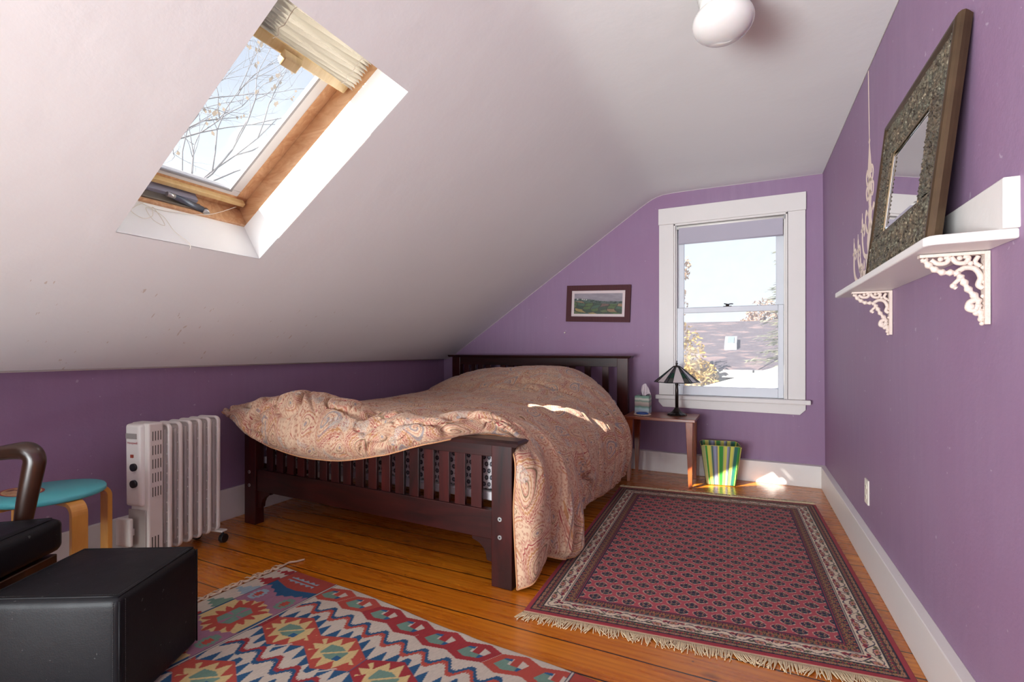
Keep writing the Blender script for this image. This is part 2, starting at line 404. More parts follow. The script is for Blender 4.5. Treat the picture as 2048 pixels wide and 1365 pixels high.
# baseboards
def base(name, b, t):
    m = MB(); m.hexa(b, t); return struct(m.build(name, M_trim, bevel=0.003))
base('baseboard_left', [(KX, NY, 0), (KX + .022, NY, 0), (KX + .022, BY, 0), (KX, BY, 0)], [(KX, NY, .180), (KX + .018, NY, .178), (KX + .018, BY, .178), (KX, BY, .180)])
base('baseboard_back', [(KX, BY - .03, 0), (RX0, BY - .045, 0), (RX0, BY, 0), (KX, BY, 0)], [(KX, BY - .026, .166), (RX0, BY - .041, .158), (RX0, BY, .163), (KX, BY, .17)])
base('baseboard_right', [(RX0 - .030, NY, 0), (RX0, NY, 0), (RX0, BY, 0), (RX0 - .030, BY, 0)], [(RX0 - .030, NY, .157), (RX0, NY, .165), (RX0, BY, .165), (RX0 - .030, BY, .157)])

# added rear gable window behind the camera, invented to go with the fill lamps
w3 = thing('added_rear_window', 'added rear window', 'window', (-1.1, NY, .9)); del w3['label']; del w3['category']; struct(w3)
m = MB()
for b in ((-1.78, -1.70, .84, 1.61), (-.50, -.42, .84, 1.61)): m.box(b[0], b[1], NY, NY + .025, b[2], b[3])
m.box(-1.78, -.42, NY, NY + .025, 1.55, 1.62); m.box(-1.80, -.40, NY, NY + .05, .84, .90)
m.build('added_casing', M_trim, w3)
MB().box(-1.7, -.5, NY - .06, NY - .055, .9, 1.55).build('glass', M_glass, w3)

# ================================================================== window_1 (double-hung)
w1 = thing('window_1', 'w', 'w', (-.12, BY, .62)); del w1['label']; del w1['category']; struct(w1)
cf = BY - 0.024
MB().box(-.645, .404, cf - .002, BY, 2.033, 2.165).build('head_casing', M_trim, w1, bevel=.002)
MB().box(-.640, WX0, cf, BY, .635, 2.032).build('side_casing', M_trim, w1, bevel=.002)
MB().box(WX1 + .003, .400, cf, BY, .635, 2.032).build('side_casing', M_trim, w1, bevel=.002)
MB().box(-.666, .432, BY - .055, BY + .07, .600, .634).build('stool', M_trim, w1, bevel=.006)
m = MB(); m.prism([(-.645, .600), (.402, .600), (.402, .560), (.365, .522), (-.610, .535), (-.645, .575)], lambda p: (p[0], BY - .020, p[1]), lambda p: (p[0], BY, p[1])); m.build('apron', M_trim, w1, bevel=.002)
m = MB()
m.box(WX0, WX0 + .012, BY - .015, BY + .12, .634, 2.03); m.box(WX1 - .012, WX1, BY - .015, BY + .12, .634, 2.03); m.box(WX0, WX1, BY - .015, BY + .12, 2.018, 2.033)
m.box(WX0 + .012, WX0 + .022, BY + .004, BY + .016, .634, 2.02); m.box(WX1 - .022, WX1 - .012, BY + .004, BY + .016, .634, 2.02)
m.build('jamb', M_trim, w1, bevel=.001)
def sash(name, x0, x1, z0, z1, gx0, gx1, gz0, gz1, y0, y1):
    m = MB(); m.box(x0, gx0, y0, y1, z0, z1); m.box(gx1, x1, y0, y1, z0, z1); m.box(gx0, gx1, y0, y1, z0, gz0); m.box(gx0, gx1, y0, y1, gz1, z1)
    s_ = m.build(name, M_sash, w1, bevel=.004)
    MB().box(gx0 - .002, gx1 + .002, (y0 + y1) / 2 - .0015, (y0 + y1) / 2 + .0015, gz0 - .002, gz1 + .002).build('glass', M_glass, s_)
sash('lower_sash', WX0 + .022, WX1 - .022, .636, 1.345, -.452, .226, .709, 1.302, BY + .018, BY + .052)
sash('upper_sash', WX0 + .014, WX1 - .014, 1.310, 2.018, -.452, .214, 1.350, 1.975, BY + .058, BY + .092)
m = MB(); m.box(-.155, -.095, BY + .02, BY + .05, 1.345, 1.350); m.lathe([(.013, 0), (.013, .012), (.006, .016)], (-.125, BY + .035, 1.35), 14); m.tube([(-.125, BY + .035, 1.362), (-.10, BY + .028, 1.366), (-.085, BY + .022, 1.364)], .004, 8); m.tube([(-.125, BY + .035, 1.364), (-.15, BY + .04, 1.370)], .004, 8)
m.build('sash_lock', M_bronze, w1)

# roller shade
rs = thing('roller_shade', 'short grey fabric roller shade pulled part way down the gable window', 'window shade', (-.12, BY, 1.99))
M_shade = flat_mat('grey_shade_fabric', lin(178, 172, 184), 0.9, 0.03)
m = MB(); m.tube([(-.505, BY + .010, 2.000), (.266, BY + .010, 2.000)], .014, 16); m.build('roller', flat_mat('roller_white', lin(235, 232, 225), .4, .02), rs)
m = MB(); m.box(-.487, .256, BY - .004, BY - .002, 1.868, 1.995); m.tube([(-.487, BY - .003, 1.866), (.256, BY - .003, 1.866)], .006, 8, flat=.6); m.build('fabric', M_shade, rs)
m = MB(); m.box(-.510, -.502, BY - .006, BY + .016, 1.985, 2.016); m.build('bracket', M_steel, rs); m = MB(); m.box(.262, .270, BY - .006, BY + .016, 1.985, 2.016); m.build('bracket', M_steel, rs)

# ================================================================== window_2 (skylight)
NN = Vector((-.5602, 0, .8284)); UP = Vector((.8284, 0, .5602)); SO = Vector((-1.968, 0, slopez(-1.968)))
def S(s, y, d): return tuple(SO + UP * s + Vector((0, y, 0)) + NN * d)
def sbox(m, s0, s1, y0, y1, d0, d1):
    return m.hexa([S(s0, y0, d0), S(s1, y0, d0), S(s1, y1, d0), S(s0, y1, d0)], [S(s0, y0, d1), S(s1, y0, d1), S(s1, y1, d1), S(s0, y1, d1)])
w2 = thing('window_2', 'w', 'w', S(.5, 1.2, .2)); del w2['label']; del w2['category']; struct(w2)
SL = 1.0008
m = MB()
sbox(m, -.03, 0.0, HY0 - .03, HY1 + .03, .004, .19); sbox(m, SL, SL + .03, HY0 - .03, HY1 + .03, .004, .19)
sbox(m, 0, SL, HY0 - .03, HY0, .004, .19); sbox(m, 0, SL, HY1, HY1 + .03, .004, .19)
m.build('shaft', M_shaft, w2)
m = MB()
sbox(m, -.03, .012, HY0 - .03, HY1 + .04, .19, .31); sbox(m, SL - .01, SL + .03, HY0 - .03, HY1 + .04, .19, .31)
sbox(m, .012, SL, HY0 - .03, HY0 - .008, .19, .31); sbox(m, .012, SL, HY1 + .009, HY1 + .04, .19, .31)
m.build('wood_liner', M_pine, w2, bevel=.002)
m = MB()
sbox(m, .012, .085, HY0, HY1 + .009, .288, .33); sbox(m, .985, SL, HY0, HY1, .288, .33)
sbox(m, .012, SL, HY0 - .008, .968, .288, .33); sbox(m, .012, SL, 1.432, HY1 + .009, .288, .33)
m.build('wood_frame', M_pine, w2, bevel=.002)
m = MB()
sbox(m, .080, .109, .965, 1.434, .286, .312); sbox(m, .965, .985, .965, 1.434, .286, .312)
sbox(m, .109, .965, .965, 1.010, .286, .312); sbox(m, .109, .965, 1.386, 1.434, .286, .312)
m.build('sash_frame', white_trim('sash_metal_white', (.62, .62, .62, 1), False), w2, bevel=.004)
m = MB(); sbox(m, .102, .112, 1.004, 1.392, .280, .287); sbox(m, .112, .965, 1.380, 1.390, .280, .287); m.build('gasket', flat_mat('grey_gasket', (.30, .30, .31, 1), .6), w2)
m = MB(); sbox(m, .105, .970, 1.005, 1.391, .300, .304); m.build('glass', M_skyglass, w2)
m = MB(); sbox(m, .050, .070, .925, 1.470, .262, .288); m.build('lower_bar', wood('pale_wood_bar', lin(205, 175, 120), lin(226, 200, 150), (3, 12, 3), .45, .1), w2, bevel=.002)
# opener mechanism: aluminium chain box with a grey lever and pivot
m = MB(); sbox(m, .006, .020, .93, 1.285, .205, .245); m.build('opener_housing', flat_mat('grey_bronze_metal', lin(116, 110, 100), .45, metal=.4), w2, bevel=.003)
m = MB(); sbox(m, .016, .034, .93, 1.27, .245, .30); m.build('opener_plate', flat_mat('lilac_grey_metal', lin(168, 170, 190), .35, metal=.3), w2)
m = MB(); m.tube([S(.040, 1.150, .225), S(.020, 1.285, .212)], [.012, .014], 12, flat=.6); m.build('opener_arm', flat_mat('slate_metal', lin(92, 100, 112), .35, metal=.5), w2)
m = MB(); m.tube([S(.044, 1.135, .222), S(.041, 1.165, .222)], .010, 12); m.tube([S(.020, 1.295, .195), S(.020, 1.295, .215)], .013, 16); m.build('pivot', M_steel, w2)

# pleated blind under the skylight head
pb = thing('pleated_blind', 'cream pleated blind bunched at the top of the skylight', 'blind', S(.9, 1.2, .24))
ny = 60; npl = 27
P = np.zeros((npl, ny, 3))
rngb = np.random.RandomState(3)
for i in range(npl):
    t = i / (npl - 1)
    for j in range(ny):
        f = j / (ny - 1); y = .945 + f * (1.462 - .945)
        s0 = .815 + .012 * (1 - f) - .03 * math.sin(f * 3.0) * (t < .4) * 0
        # lower pleats packed tight at the left, fanning open to the right
        tt = t ** (1.0 + .9 * (1 - f))
        s = s0 + tt * (SL - .008 - s0)
        d = .214 + (.017 if i % 2 else -.017) * (0.7 + .3 * math.sin(7 * f + i)) + .006 * math.sin(3 * f + .3 * i) + .022 * math.sin(PI * t) * (1 - f) ** .6
        P[i, j] = S(s, y, d)
M_pleat = NT('pleated_paper'); M_pleat.set(color=(0.80, 0.77, 0.70, 1), rough=.85); _tl = M_pleat.n('BsdfTranslucent', {'Color': (.62, .59, .53, 1)}); _mx = M_pleat.n('MixShader', {'Fac': .16}); M_pleat.l(M_pleat.b.outputs[0], _mx.inputs[1]); M_pleat.l(_tl.outputs[0], _mx.inputs[2]); M_pleat.l(_mx.outputs[0], M_pleat.o.inputs[0]); M_pleat = M_pleat.m
grid_obj('pleats', P, M_pleat, pb, smooth=False)
M_railw = wood('pale_rail_wood', lin(186, 160, 112), lin(214, 192, 148), (3, 14, 3), .4, .2)
m = MB(); sbox(m, .772, .815, .925, 1.466, .228, .252); m.build('bottom_rail', M_railw, pb, bevel=.005)
m = MB(); m.hexa([S(.755, 1.165, .222), S(.800, 1.165, .222), S(.800, 1.245, .222), S(.755, 1.245, .222)], [S(.748, 1.172, .200), S(.785, 1.172, .200), S(.785, 1.238, .200), S(.748, 1.238, .200)]); m.build('handle', M_railw, pb, bevel=.004)
for yy in (1.10, 1.40):
    m = MB(); m.tube([S(.815 + .02 * k, yy + .004 * math.sin(k * 2.1), .194 + .004 * math.cos(k * 3)) for k in range(10)], .0012, 5); m.build('lift_cord', M_cream, pb)

# blind cord hanging across the shaft
def bez(p, n=24):
    p = [Vector(q) for q in p]; out = []
    P_ = [p[0]] + p + [p[-1]]
    for i in range(1, len(P_) - 2):
        for k in range(n):
            t = k / n; a, b, c, d = P_[i - 1], P_[i], P_[i + 1], P_[i + 2]
            out.append(0.5 * ((2 * b) + (-a + c) * t + (2 * a - 5 * b + 4 * c - d) * t * t + (-a + 3 * b - 3 * c + d) * t ** 3))
    out.append(p[-1]); return out
m = MB()
m.tube(bez([S(.075, .945, .235), S(.03, .99, .20), S(.006, 1.06, .17), S(.004, 1.16, .17), S(.02, 1.30, .19), S(.052, 1.43, .25)], 10), .0013, 6)
m.tube(bez([S(.004, 1.06, .185), S(.004, 1.02, .15), S(.005, 1.0, .12), S(.006, 1.03, .095), S(.006, 1.07, .12), S(.005, 1.085, .17), S(.006, 1.10, .12), S(.006, 1.10, .08), S(.006, 1.065, .10), S(.005, 1.06, .16), S(.006, 1.11, .13), S(.006, 1.13, .06), S(.005, 1.165, .02), S(.004, 1.17, -.004), S(-.004, 1.168, -.014)], 8), .0012, 6)
tag(m.build('blind_cord', M_cream, loc=S(.0, 1.1, .1)), 'thin looped blind cord dangling over the lower lip of the skylight', 'cord')

# ================================================================== chandelier wall decal (behind mirror)
DY = 2.70
M_decal = flat_mat('cream_vinyl', lin(236, 214, 196), .55, .03)
m = MB()
def wx(z): return RX0 + (RX1 - RX0) * z / CZ - .0006
def ribbon(pts, w):
    """flat stroke on the right wall; pts in (y offset, z)"""
    n = len(pts); L, R = [], []
    ww = [1.45 * q for q in w] if isinstance(w, (list, tuple)) else [w * 1.6] * n
    for i in range(n):
        a = Vector(pts[max(i - 1, 0)]); b = Vector(pts[min(i + 1, n - 1)]); t = (b - a).normalized() if (b - a).length > 0 else Vector((0, 1)); nn_ = Vector((-t.y, t.x))
        p = Vector(pts[i]); L.append(p + nn_ * ww[i] / 2); R.append(p - nn_ * ww[i] / 2)
    vs = []
    for lay in (0, .0009):
        for q in L + R: vs.append((wx(q.y) - lay, DY + q.x, q.y))
    fs = []
    for i in range(n - 1):
        fs += [(i, n + i, n + i + 1, i + 1), (2 * n + i, 2 * n + i + 1, 3 * n + i + 1, 3 * n + i)]
        fs += [(i, i + 1, 2 * n + i + 1, 2 * n + i), (n + i, 3 * n + i, 3 * n + i + 1, n + i + 1)]
    m.add(vs, fs)
def b2(p, n=10): return [(q.x, q.y) for q in bez([(a, b, 0) for a, b in p], n)]
ribbon([(0.01, 2.28), (0, 1.95)], .006)
ribbon([(0, 1.97), (0, 1.955), (0, 1.94)], [.004, .02, .006])
ribbon([(0, 1.94), (0, 1.90), (0, 1.86), (0, 1.82), (0, 1.80), (0, 1.77), (0, 1.74), (0, 1.70), (0, 1.66), (0, 1.63), (0, 1.60), (0, 1.56), (0, 1.50), (0, 1.44), (0, 1.38), (0, 1.33), (0, 1.30)], [.008, .022, .036, .05, .03, .046, .062, .04, .026, .05, .034, .06, .085, .07, .10, .05, .01])
for sg in (-1, 1):
    ribbon(b2([(0, 1.78), (sg * .05, 1.77), (sg * .065, 1.81), (sg * .04, 1.83), (sg * .035, 1.80)]), .009)
    ribbon(b2([(0, 1.73), (sg * .05, 1.70), (sg * .07, 1.74), (sg * .045, 1.76)]), .009)
    ribbon(b2([(0, 1.58), (sg * .05, 1.55), (sg * .09, 1.60), (sg * .075, 1.65), (sg * .05, 1.63)]), .011)
    for (a, zb, zt, rr) in ((.16, 1.47, 1.58, .014), (.26, 1.40, 1.50, .016), (.36, 1.36, 1.50, .018), (.21, 1.335, 1.40, .012)):
        ribbon(b2([(0, zb + .02), (sg * a * .35, zb - .03), (sg * a * .8, zb - .01), (sg * a, zb + .05), (sg * a, zt)]), rr)
        ribbon(b2([(sg * a, zt), (sg * (a - .035), zt + .02), (sg * (a - .05), zt - .015), (sg * (a - .03), zt - .03)], 6), .009)
        ribbon([(sg * a, zt - .01), (sg * a, zt), (sg * a, zt + .012)], [.01, .05, .034])
        ribbon([(sg * a, zt + .01), (sg * a, zt + .05), (sg * a, zt + .065), (sg * a, zt + .085)], [.016, .016, .004, .001])
        for k in range(3):
            dx = sg * (a - .03 - k * a * .28); zz = zb - .015 + .02 * k
            ribbon([(dx, zz - .02), (dx, zz - .035), (dx, zz - .055), (dx, zz - .07)], [.002, .012, .016, .002])
tag(m.build('chandelier_decal', M_decal, loc=(RX1, DY, 1.6)), 'cream chandelier silhouette decal on the right wall, partly behind the mirror', 'wall decal')

# ================================================================== wall shelf
sh = thing('wall_shelf', 'white painted wall shelf on two ornate iron brackets', 'shelf', (RX1, 1.98, 1.235))
SX = RX1 + .008
m = MB(); m.prism([(SX, 1.372), (SX, 2.60), (.366, 2.60), (.366, 1.405), (.372, 1.388), (.385, 1.380)], lambda p: (p[0], p[1], 1.235), lambda p: (p[0], p[1], 1.257)); m.build('board', M_trim, sh, bevel=.004)
m = MB(); m.box(SX - .028, SX + .004, 1.368, 2.60, 1.257, 1.365); m.build('backboard', M_trim, sh, bevel=.003)
M_iron = flat_mat('white_cast_iron', lin(214, 196, 184), .55, .06, bump=.5, bscale=150)
def bracket(y):
    m = MB(); x0 = SX - .004; zt = 1.233
    pt = lambda a, b: (x0 - a, y, zt - b)
    m.box(x0 - .128, x0, y - .010, y + .010, zt - .007, zt)      # top bar
    m.box(x0 - .008, x0 + .002, y - .011, y + .011, zt - .172, zt)  # wall bar
    def vine(p, r): m.tube(bez([pt(*q) for q in p], 8), r * 1.25, 8)
    R_ = random.Random(int(y * 100))
    def knob(a, b, r): m.ball(pt(a, b), r, 10, 6)
    main = [(.118, .010), (.104, .030), (.082, .044), (.058, .047), (.046, .062), (.034, .088), (.018, .112), (.016, .132), (.010, .158)]
    pts = bez([pt(*q) for q in main], 8); m.tube(pts, [.0070 + .0020 * math.sin(i * 1.3) for i in range(len(pts))], 8)
    vine([(.104, .012), (.092, .022), (.076, .022), (.070, .010), (.080, .008)], .0045)
    vine([(.066, .008), (.056, .022), (.040, .024), (.034, .012), (.044, .008)], .0045)
    vine([(.056, .046), (.040, .036), (.022, .040), (.012, .060), (.016, .078), (.008, .086)], .0050)
    vine([(.046, .060), (.056, .068), (.062, .078), (.056, .084)], .004)
    vine([(.020, .112), (.032, .120), (.034, .134), (.022, .138), (.020, .128)], .0055)
    vine([(.016, .010), (.022, .024), (.012, .034)], .004)
    for a, b, r in ((.062, .078, .007), (.108, .022, .006), (.082, .044, .0065), (.030, .026, .006), (.030, .130, .009), (.020, .145, .007), (.012, .160, .006), (.010, .170, .005), (.120, .012, .005), (.086, .012, .006), (.050, .012, .006)): knob(a, b, r)
    for k in range(9): knob(.004 + .004 * (k % 2), .02 + k * .017, .005)
    return m.build('bracket', M_iron, sh)
bracket(1.513); bracket(2.348)

# ================================================================== mirror
mi = thing('mirror', 'wide mirror in an embossed bronze frame leaning on the wall shelf', 'mirror', (.44, 1.93, 1.258))
U1 = Vector((.065, 0, .588)).normalized(); MW, MH = .702, .590; MN = Vector((-U1.z, 0, U1.x))
M0 = Vector((.427, 1.565, 1.2585))
def MP(a, b, d=0.0): return M0 + Vector((0, a, 0)) + U1 * b + MN * d
M_emb = NT('embossed_bronze'); co = M_emb.obj()
v_ = M_emb.n('TexVoronoi', {'Scale': 85.0}, feature='SMOOTH_F1'); M_emb.l(co, v_.inputs['Vector']); nz = M_emb.noise(co, 60, 4, .6, 1.5)
M_emb.set(color=M_emb.mix(M_emb.ramp(nz, [(.35, (0, 0, 0, 1)), (.65, (1, 1, 1, 1))]), lin(52, 44, 36), M_emb.mix(M_emb.noise(co, 25, 3), lin(168, 136, 106), lin(112, 134, 122))), rough=.34, metal=.55)
M_emb.bump(nz, .7, .004); M_emb = M_emb.m
M_gilt = flat_mat('worn_gilt_bronze', lin(82, 64, 46), .40, .4, 14, metal=.6)
FW = .150
# embossed field as a relief grid around the glass
def relief(a0, a1, b0, b1, na, nb, flip):
    A = np.linspace(a0, a1, na); B_ = np.linspace(b0, b1, nb); AA, BB = np.meshgrid(A, B_, indexing='ij')
    per = .045; u_ = np.where((a1 - a0 > b1 - b0), AA, BB); w_ = np.where((a1 - a0 > b1 - b0), BB - b0, AA - a0); wn_ = w_ / min(a1 - a0, b1 - b0)
    pal = np.cos(2 * PI * u_ / per) * .5 + .5; rib = np.cos(2 * PI * u_ / (per / 3)) * np.sin(PI * wn_ * 3 + pal * 1.5)
    h = .0035 * pal * np.sin(PI * wn_) + .0028 * rib + .004 * (fbm(AA * 160, BB * 160, 3) - .45) + .003 * np.abs(np.sin(AA * 210 + 2 * np.sin(BB * 170)))
    ed_ = sm(np.minimum(w_, min(a1 - a0, b1 - b0) - w_) / .007); h = h * ed_
    P = np.array(M0)[None, None] + AA[..., None] * np.array((0, 1, 0)) + BB[..., None] * np.array(U1) + (h + .008)[..., None] * np.array(MN)
    return P
GW = FW + .009
parts = [(0.03, MW - .03, .03, GW, 300, 50), (0.03, MW - .03, MH - GW, MH - .03, 300, 50), (.03, GW, GW, MH - GW, 50, 130), (MW - GW, MW - .03, GW, MH - GW, 50, 130)]
m = MB()
for q in parts: m.grid(relief(*q, False), True, flip=True)
m.build('embossed_border', M_emb, mi)
def ringprof(m, a0, a1, b0, b1, prof):
    """sweep a profile [(inset, height)] round a rectangle"""
    n = len(prof); vs = []
    for (ca, cb, sa, sb) in ((a0, b0, 1, 1), (a1, b0, -1, 1), (a1, b1, -1, -1), (a0, b1, 1, -1)):
        for (ins, h) in prof: vs.append(MP(ca + sa * ins, cb + sb * ins, h))
    fs = []
    for c in range(4):
        d = (c + 1) % 4
        for i in range(n - 1): fs.append((c * n + i, c * n + i + 1, d * n + i + 1, d * n + i))
    m.add(vs, fs, False)
m = MB(); ringprof(m, 0, MW, 0, MH, [(.016, -.020), (.008, -.018), (.003, -.008), (.0, .0), (.001, .007), (.005, .013), (.011, .016), (.018, .016), (.024, .013), (.028, .008), (.030, .006), (.030, -.020), (.016, -.020)]); m.build('outer_moulding', M_gilt, mi)
m = MB(); ringprof(m, FW - .010, MW - FW + .010, FW - .010, MH - FW + .010, [(.007, .007), (.008, .0105), (.011, .0105), (.014, .006), (.015, .002), (.015, -.002)]); m.build('inner_moulding', flat_mat('pale_gilt', lin(140, 122, 96), .35, .2, 20, metal=.7), mi)
MM = NT('silvered_glass'); MM.set(color=(.82, .82, .82, 1), metal=1.0, rough=.02); MM = MM.m
m = MB(); m.add([MP(FW - .004, FW - .004, .002), MP(MW - FW + .004, FW - .004, .002), MP(MW - FW + .004, MH - FW + .004, .002), MP(FW - .004, MH - FW + .004, .002)], [(0, 3, 2, 1)])
b0_, b1_ = FW + .003, FW + .024
rb = MB()
gl = m.build('mirror_glass', MM, mi)
m = MB(); ringprof(m, 0, MW, 0, MH, [(FW + .003, .0026), (FW + .022, .0046), (FW + .0225, .0030)]); m.build('bevelled_edge', MM, mi)
m = MB(); m.hexa([MP(.016, .016, -.020), MP(MW - .016, .016, -.020), MP(MW - .016, MH - .016, -.020), MP(.016, MH - .016, -.020)], [MP(.012, .012, 0), MP(MW - .012, .012, 0), MP(MW - .012, MH - .012, 0), MP(.012, MH - .012, 0)]); m.build('back_panel', M_darkmetal, mi)

# ================================================================== framed picture
pc = thing('framed_picture', 'small landscape painting in a dark red wood frame over the bed', 'picture', (-1.161, BY, 1.405))
PA = math.radians(-2.2)
def PP(a, b, d=0.0):
    c, s = math.cos(PA), math.sin(PA); return (-1.161 + c * a - s * b, BY - .003 - d, 1.408 + s * a + c * b)
hw, hh = .285, .160
m = MB(); fw = .046
for (a0, a1, b0, b1) in ((-hw, hw, hh - fw, hh), (-hw, hw, -hh, -hh + fw), (-hw, -hw + fw, -hh + fw, hh - fw), (hw - fw, hw, -hh + fw, hh - fw)):
    m.hexa([PP(a0, b0), PP(a1, b0), PP(a1, b1), PP(a0, b1)], [PP(a0, b0, .020), PP(a1, b0, .020), PP(a1, b1, .020), PP(a0, b1, .020)])
g = NT('reeded_dark_red_wood'); co = g.obj(); wv = g.n('TexWave', {'Scale': 30.0, 'Distortion': 1.0}); g.l(co, wv.inputs['Vector']); g.set(color=g.mix(wv.outputs[0], lin(58, 24, 30), lin(84, 36, 40)), rough=.6, spec=.25); g.bump(wv.outputs[0], .3, .001)
m.build('frame', g.m, pc)
m = MB(); iw, ih = hw - fw, hh - fw
m.hexa([PP(-iw, -ih), PP(iw, -ih), PP(iw, ih), PP(-iw, ih)], [PP(-iw, -ih, .008), PP(iw, -ih, .008), PP(iw, ih, .008), PP(-iw, ih, .008)]); m.build('mat_board', flat_mat('mat_board', lin(214, 196, 196), .8, .02), pc)
na, nb = 150, 74; pw, ph = iw - .024, ih - .024
A, B_ = np.meshgrid(np.linspace(-pw, pw, na), np.linspace(-ph, ph, nb), indexing='ij'); fa = (A + pw) / (2 * pw); fb = (B_ + ph) / (2 * ph)
L_ = lambda r, g, b: np.array(lin(r, g, b)[:3])
col = np.zeros(A.shape + (3,)); n1 = fbm(fa * 9, fb * 14); n2 = fbm(fa * 22 + 5, fb * 30)
col[:] = L_(150, 140, 148); col += (n1 - .45)[..., None] * .15
hz = .70 + .05 * np.sin(fa * 5 + 1) - .06 * fa
def layer(mask, c): col[mask] = c
mk = fb < hz; col[mk] = (L_(84, 96, 92) * (0.7 + n2[mk][:, None]))
fields = [(L_(96, 106, 72)), (L_(70, 96, 78)), (L_(150, 120, 92)), (L_(122, 92, 84)), (L_(84, 104, 62)), (L_(160, 138, 84)), (L_(58, 76, 62))]
cellx = np.floor((fa + .35 * fb + .08 * np.sin(9 * fb)) * 6).astype(int); celly = np.floor((fb + .10 * np.sin(fa * 6)) * 6.5).astype(int)
hsel = (hsh(cellx, celly) * 7).astype(int) % 7
lowf = fb < hz - .12
for k, c_ in enumerate(fields):
    q = lowf & (hsel == k); col[q] = c_ * (.75 + .5 * n2[q][:, None])
ed = (np.abs(((fa + .35 * fb + .08 * np.sin(9 * fb)) * 6) % 1 - .5) > .45) | (np.abs(((fb + .10 * np.sin(fa * 6)) * 6.5) % 1 - .5) > .44)
col[lowf & ed] = L_(60, 54, 52)
tr = mk & (fb > hz - .10) & (n2 > .46); col[tr] = L_(38, 52, 44)
for (cx_, cy_) in ((.07, .72), (.17, .71), (.21, .70), (.26, .69)):
    q = (np.abs(fa - cx_) < .014) & (np.abs(fb - cy_) < .022); col[q] = L_(212, 206, 200)
P = np.zeros(A.shape + (3,))
for i in range(na):
    for j in range(nb): P[i, j] = PP(A[i, j], B_[i, j], .0086)
grid_obj('painting', P, attr_mat('painted_canvas', .7, .1, 200), pc, cols=col, flip=False)
gp = NT('picture_glass'); t_ = gp.n('BsdfTransparent'); gl_ = gp.n('BsdfGlossy', {'Roughness': .0}); fr_ = gp.n('Fresnel', {'IOR': 1.5}); mx_ = gp.n('MixShader'); gp.l(fr_.outputs[0], mx_.inputs[0]); gp.l(t_.outputs[0], mx_.inputs[1]); gp.l(gl_.outputs[0], mx_.inputs[2]); gp.l(mx_.outputs[0], gp.o.inputs[0])
m = MB(); m.add([PP(-iw, -ih, .0135), PP(iw, -ih, .0135), PP(iw, ih, .0135), PP(-iw, ih, .0135)], [(0, 1, 2, 3)]); m.build('picture_glass', gp.m, pc)

m = MB(); m.tube([(-1.465, BY, 1.160), (-1.465, BY - .014, 1.158)], .0035, 8); m.ball((-1.465, BY - .015, 1.158), (.007, .004, .007), 12, 8)
tag(m.build('wall_hook', M_cream, loc=(-1.465, BY, 1.158)), 'tiny white peg in the purple wall below the landscape painting', 'hook')

# ================================================================== outlet
ot = thing('electrical_outlet', 'cream duplex outlet low on the right wall above the baseboard', 'outlet', (RX0 - .002, 2.80, .33))
ox = RX0 - .0035
MB().box(ox - .005, ox + .004, 2.765, 2.835, .272, .388).build('cover_plate', M_cream, ot, bevel=.002)
for zc_ in (.354, .306):
    m = MB(); m.prism([(2.80 + .017 * math.cos(a) * 1.0, zc_ + .014 * math.sin(a)) for a in [2 * PI * k / 20 for k in range(20)]], lambda p: (ox - .0075, p[0], p[1]), lambda p: (ox - .003, p[0], p[1]))
    s_ = m.build('socket', M_cream, ot)
    m = MB()
    for dy in (-.0065, .0065): m.box(ox - .0079, ox - .007, 2.80 + dy - .0012, 2.80 + dy + .0012, zc_ - .003, zc_ + .006)
    m.box(ox - .0079, ox - .007, 2.7975, 2.8025, zc_ - .0105, zc_ - .0065); m.build('slots', M_blackplastic, s_)

# ================================================================== ceiling light
clx, cly = -.070, 1.86
cl = thing('ceiling_light', 'white glass globe light on a ribbed porcelain base at the ceiling', 'ceiling light', (clx, cly, CZ))
M_porc = flat_mat('porcelain', lin(214, 212, 206), .25, .02)
m = MB(); m.lathe([(.0, 0), (.085, 0), (.088, -.014), (.083, -.018), (.086, -.032), (.080, -.036), (.082, -.050), (.076, -.056), (.078, -.078), (.072, -.088), (.0, -.088)], (clx, cly, CZ), 40); m.build('fitter', M_porc, cl)
m = MB(); m.lathe([(.070, -.086), (.074, -.092), (.070, -.096)], (clx, cly, CZ), 40); m.build('rim', flat_mat('tan_rim', lin(170, 140, 110), .5), cl)
for k in range(3):
    m = MB(); a = .5 + k * 2 * PI / 3; m.tube([(clx + .070 * math.cos(a), cly + .070 * math.sin(a), CZ - .078), (clx + .084 * math.cos(a), cly + .084 * math.sin(a), CZ - .078)], .004, 8); m.build('set_screw', M_bronze, cl)
g = NT('opal_glass'); g.set(color=lin(216, 212, 208), rough=.10, sss=.15, coat=.4, coatr=.03)
m = MB(); pr = [(.068, -.088)] + [(.104 * math.sin(t), -.152 - .066 * math.cos(t) * -1 - .0) for t in []]
prof = [(.068, -.086)]
for k in range(19):
    t = math.radians(42 + k * (180 - 42) / 18); prof.append((.1015 * math.sin(t), -.131 + .066 * math.cos(t)))
prof[-1] = (0, -.197); m.lathe(prof, (clx, cly, CZ), 48); m.build('globe', g.m, cl)

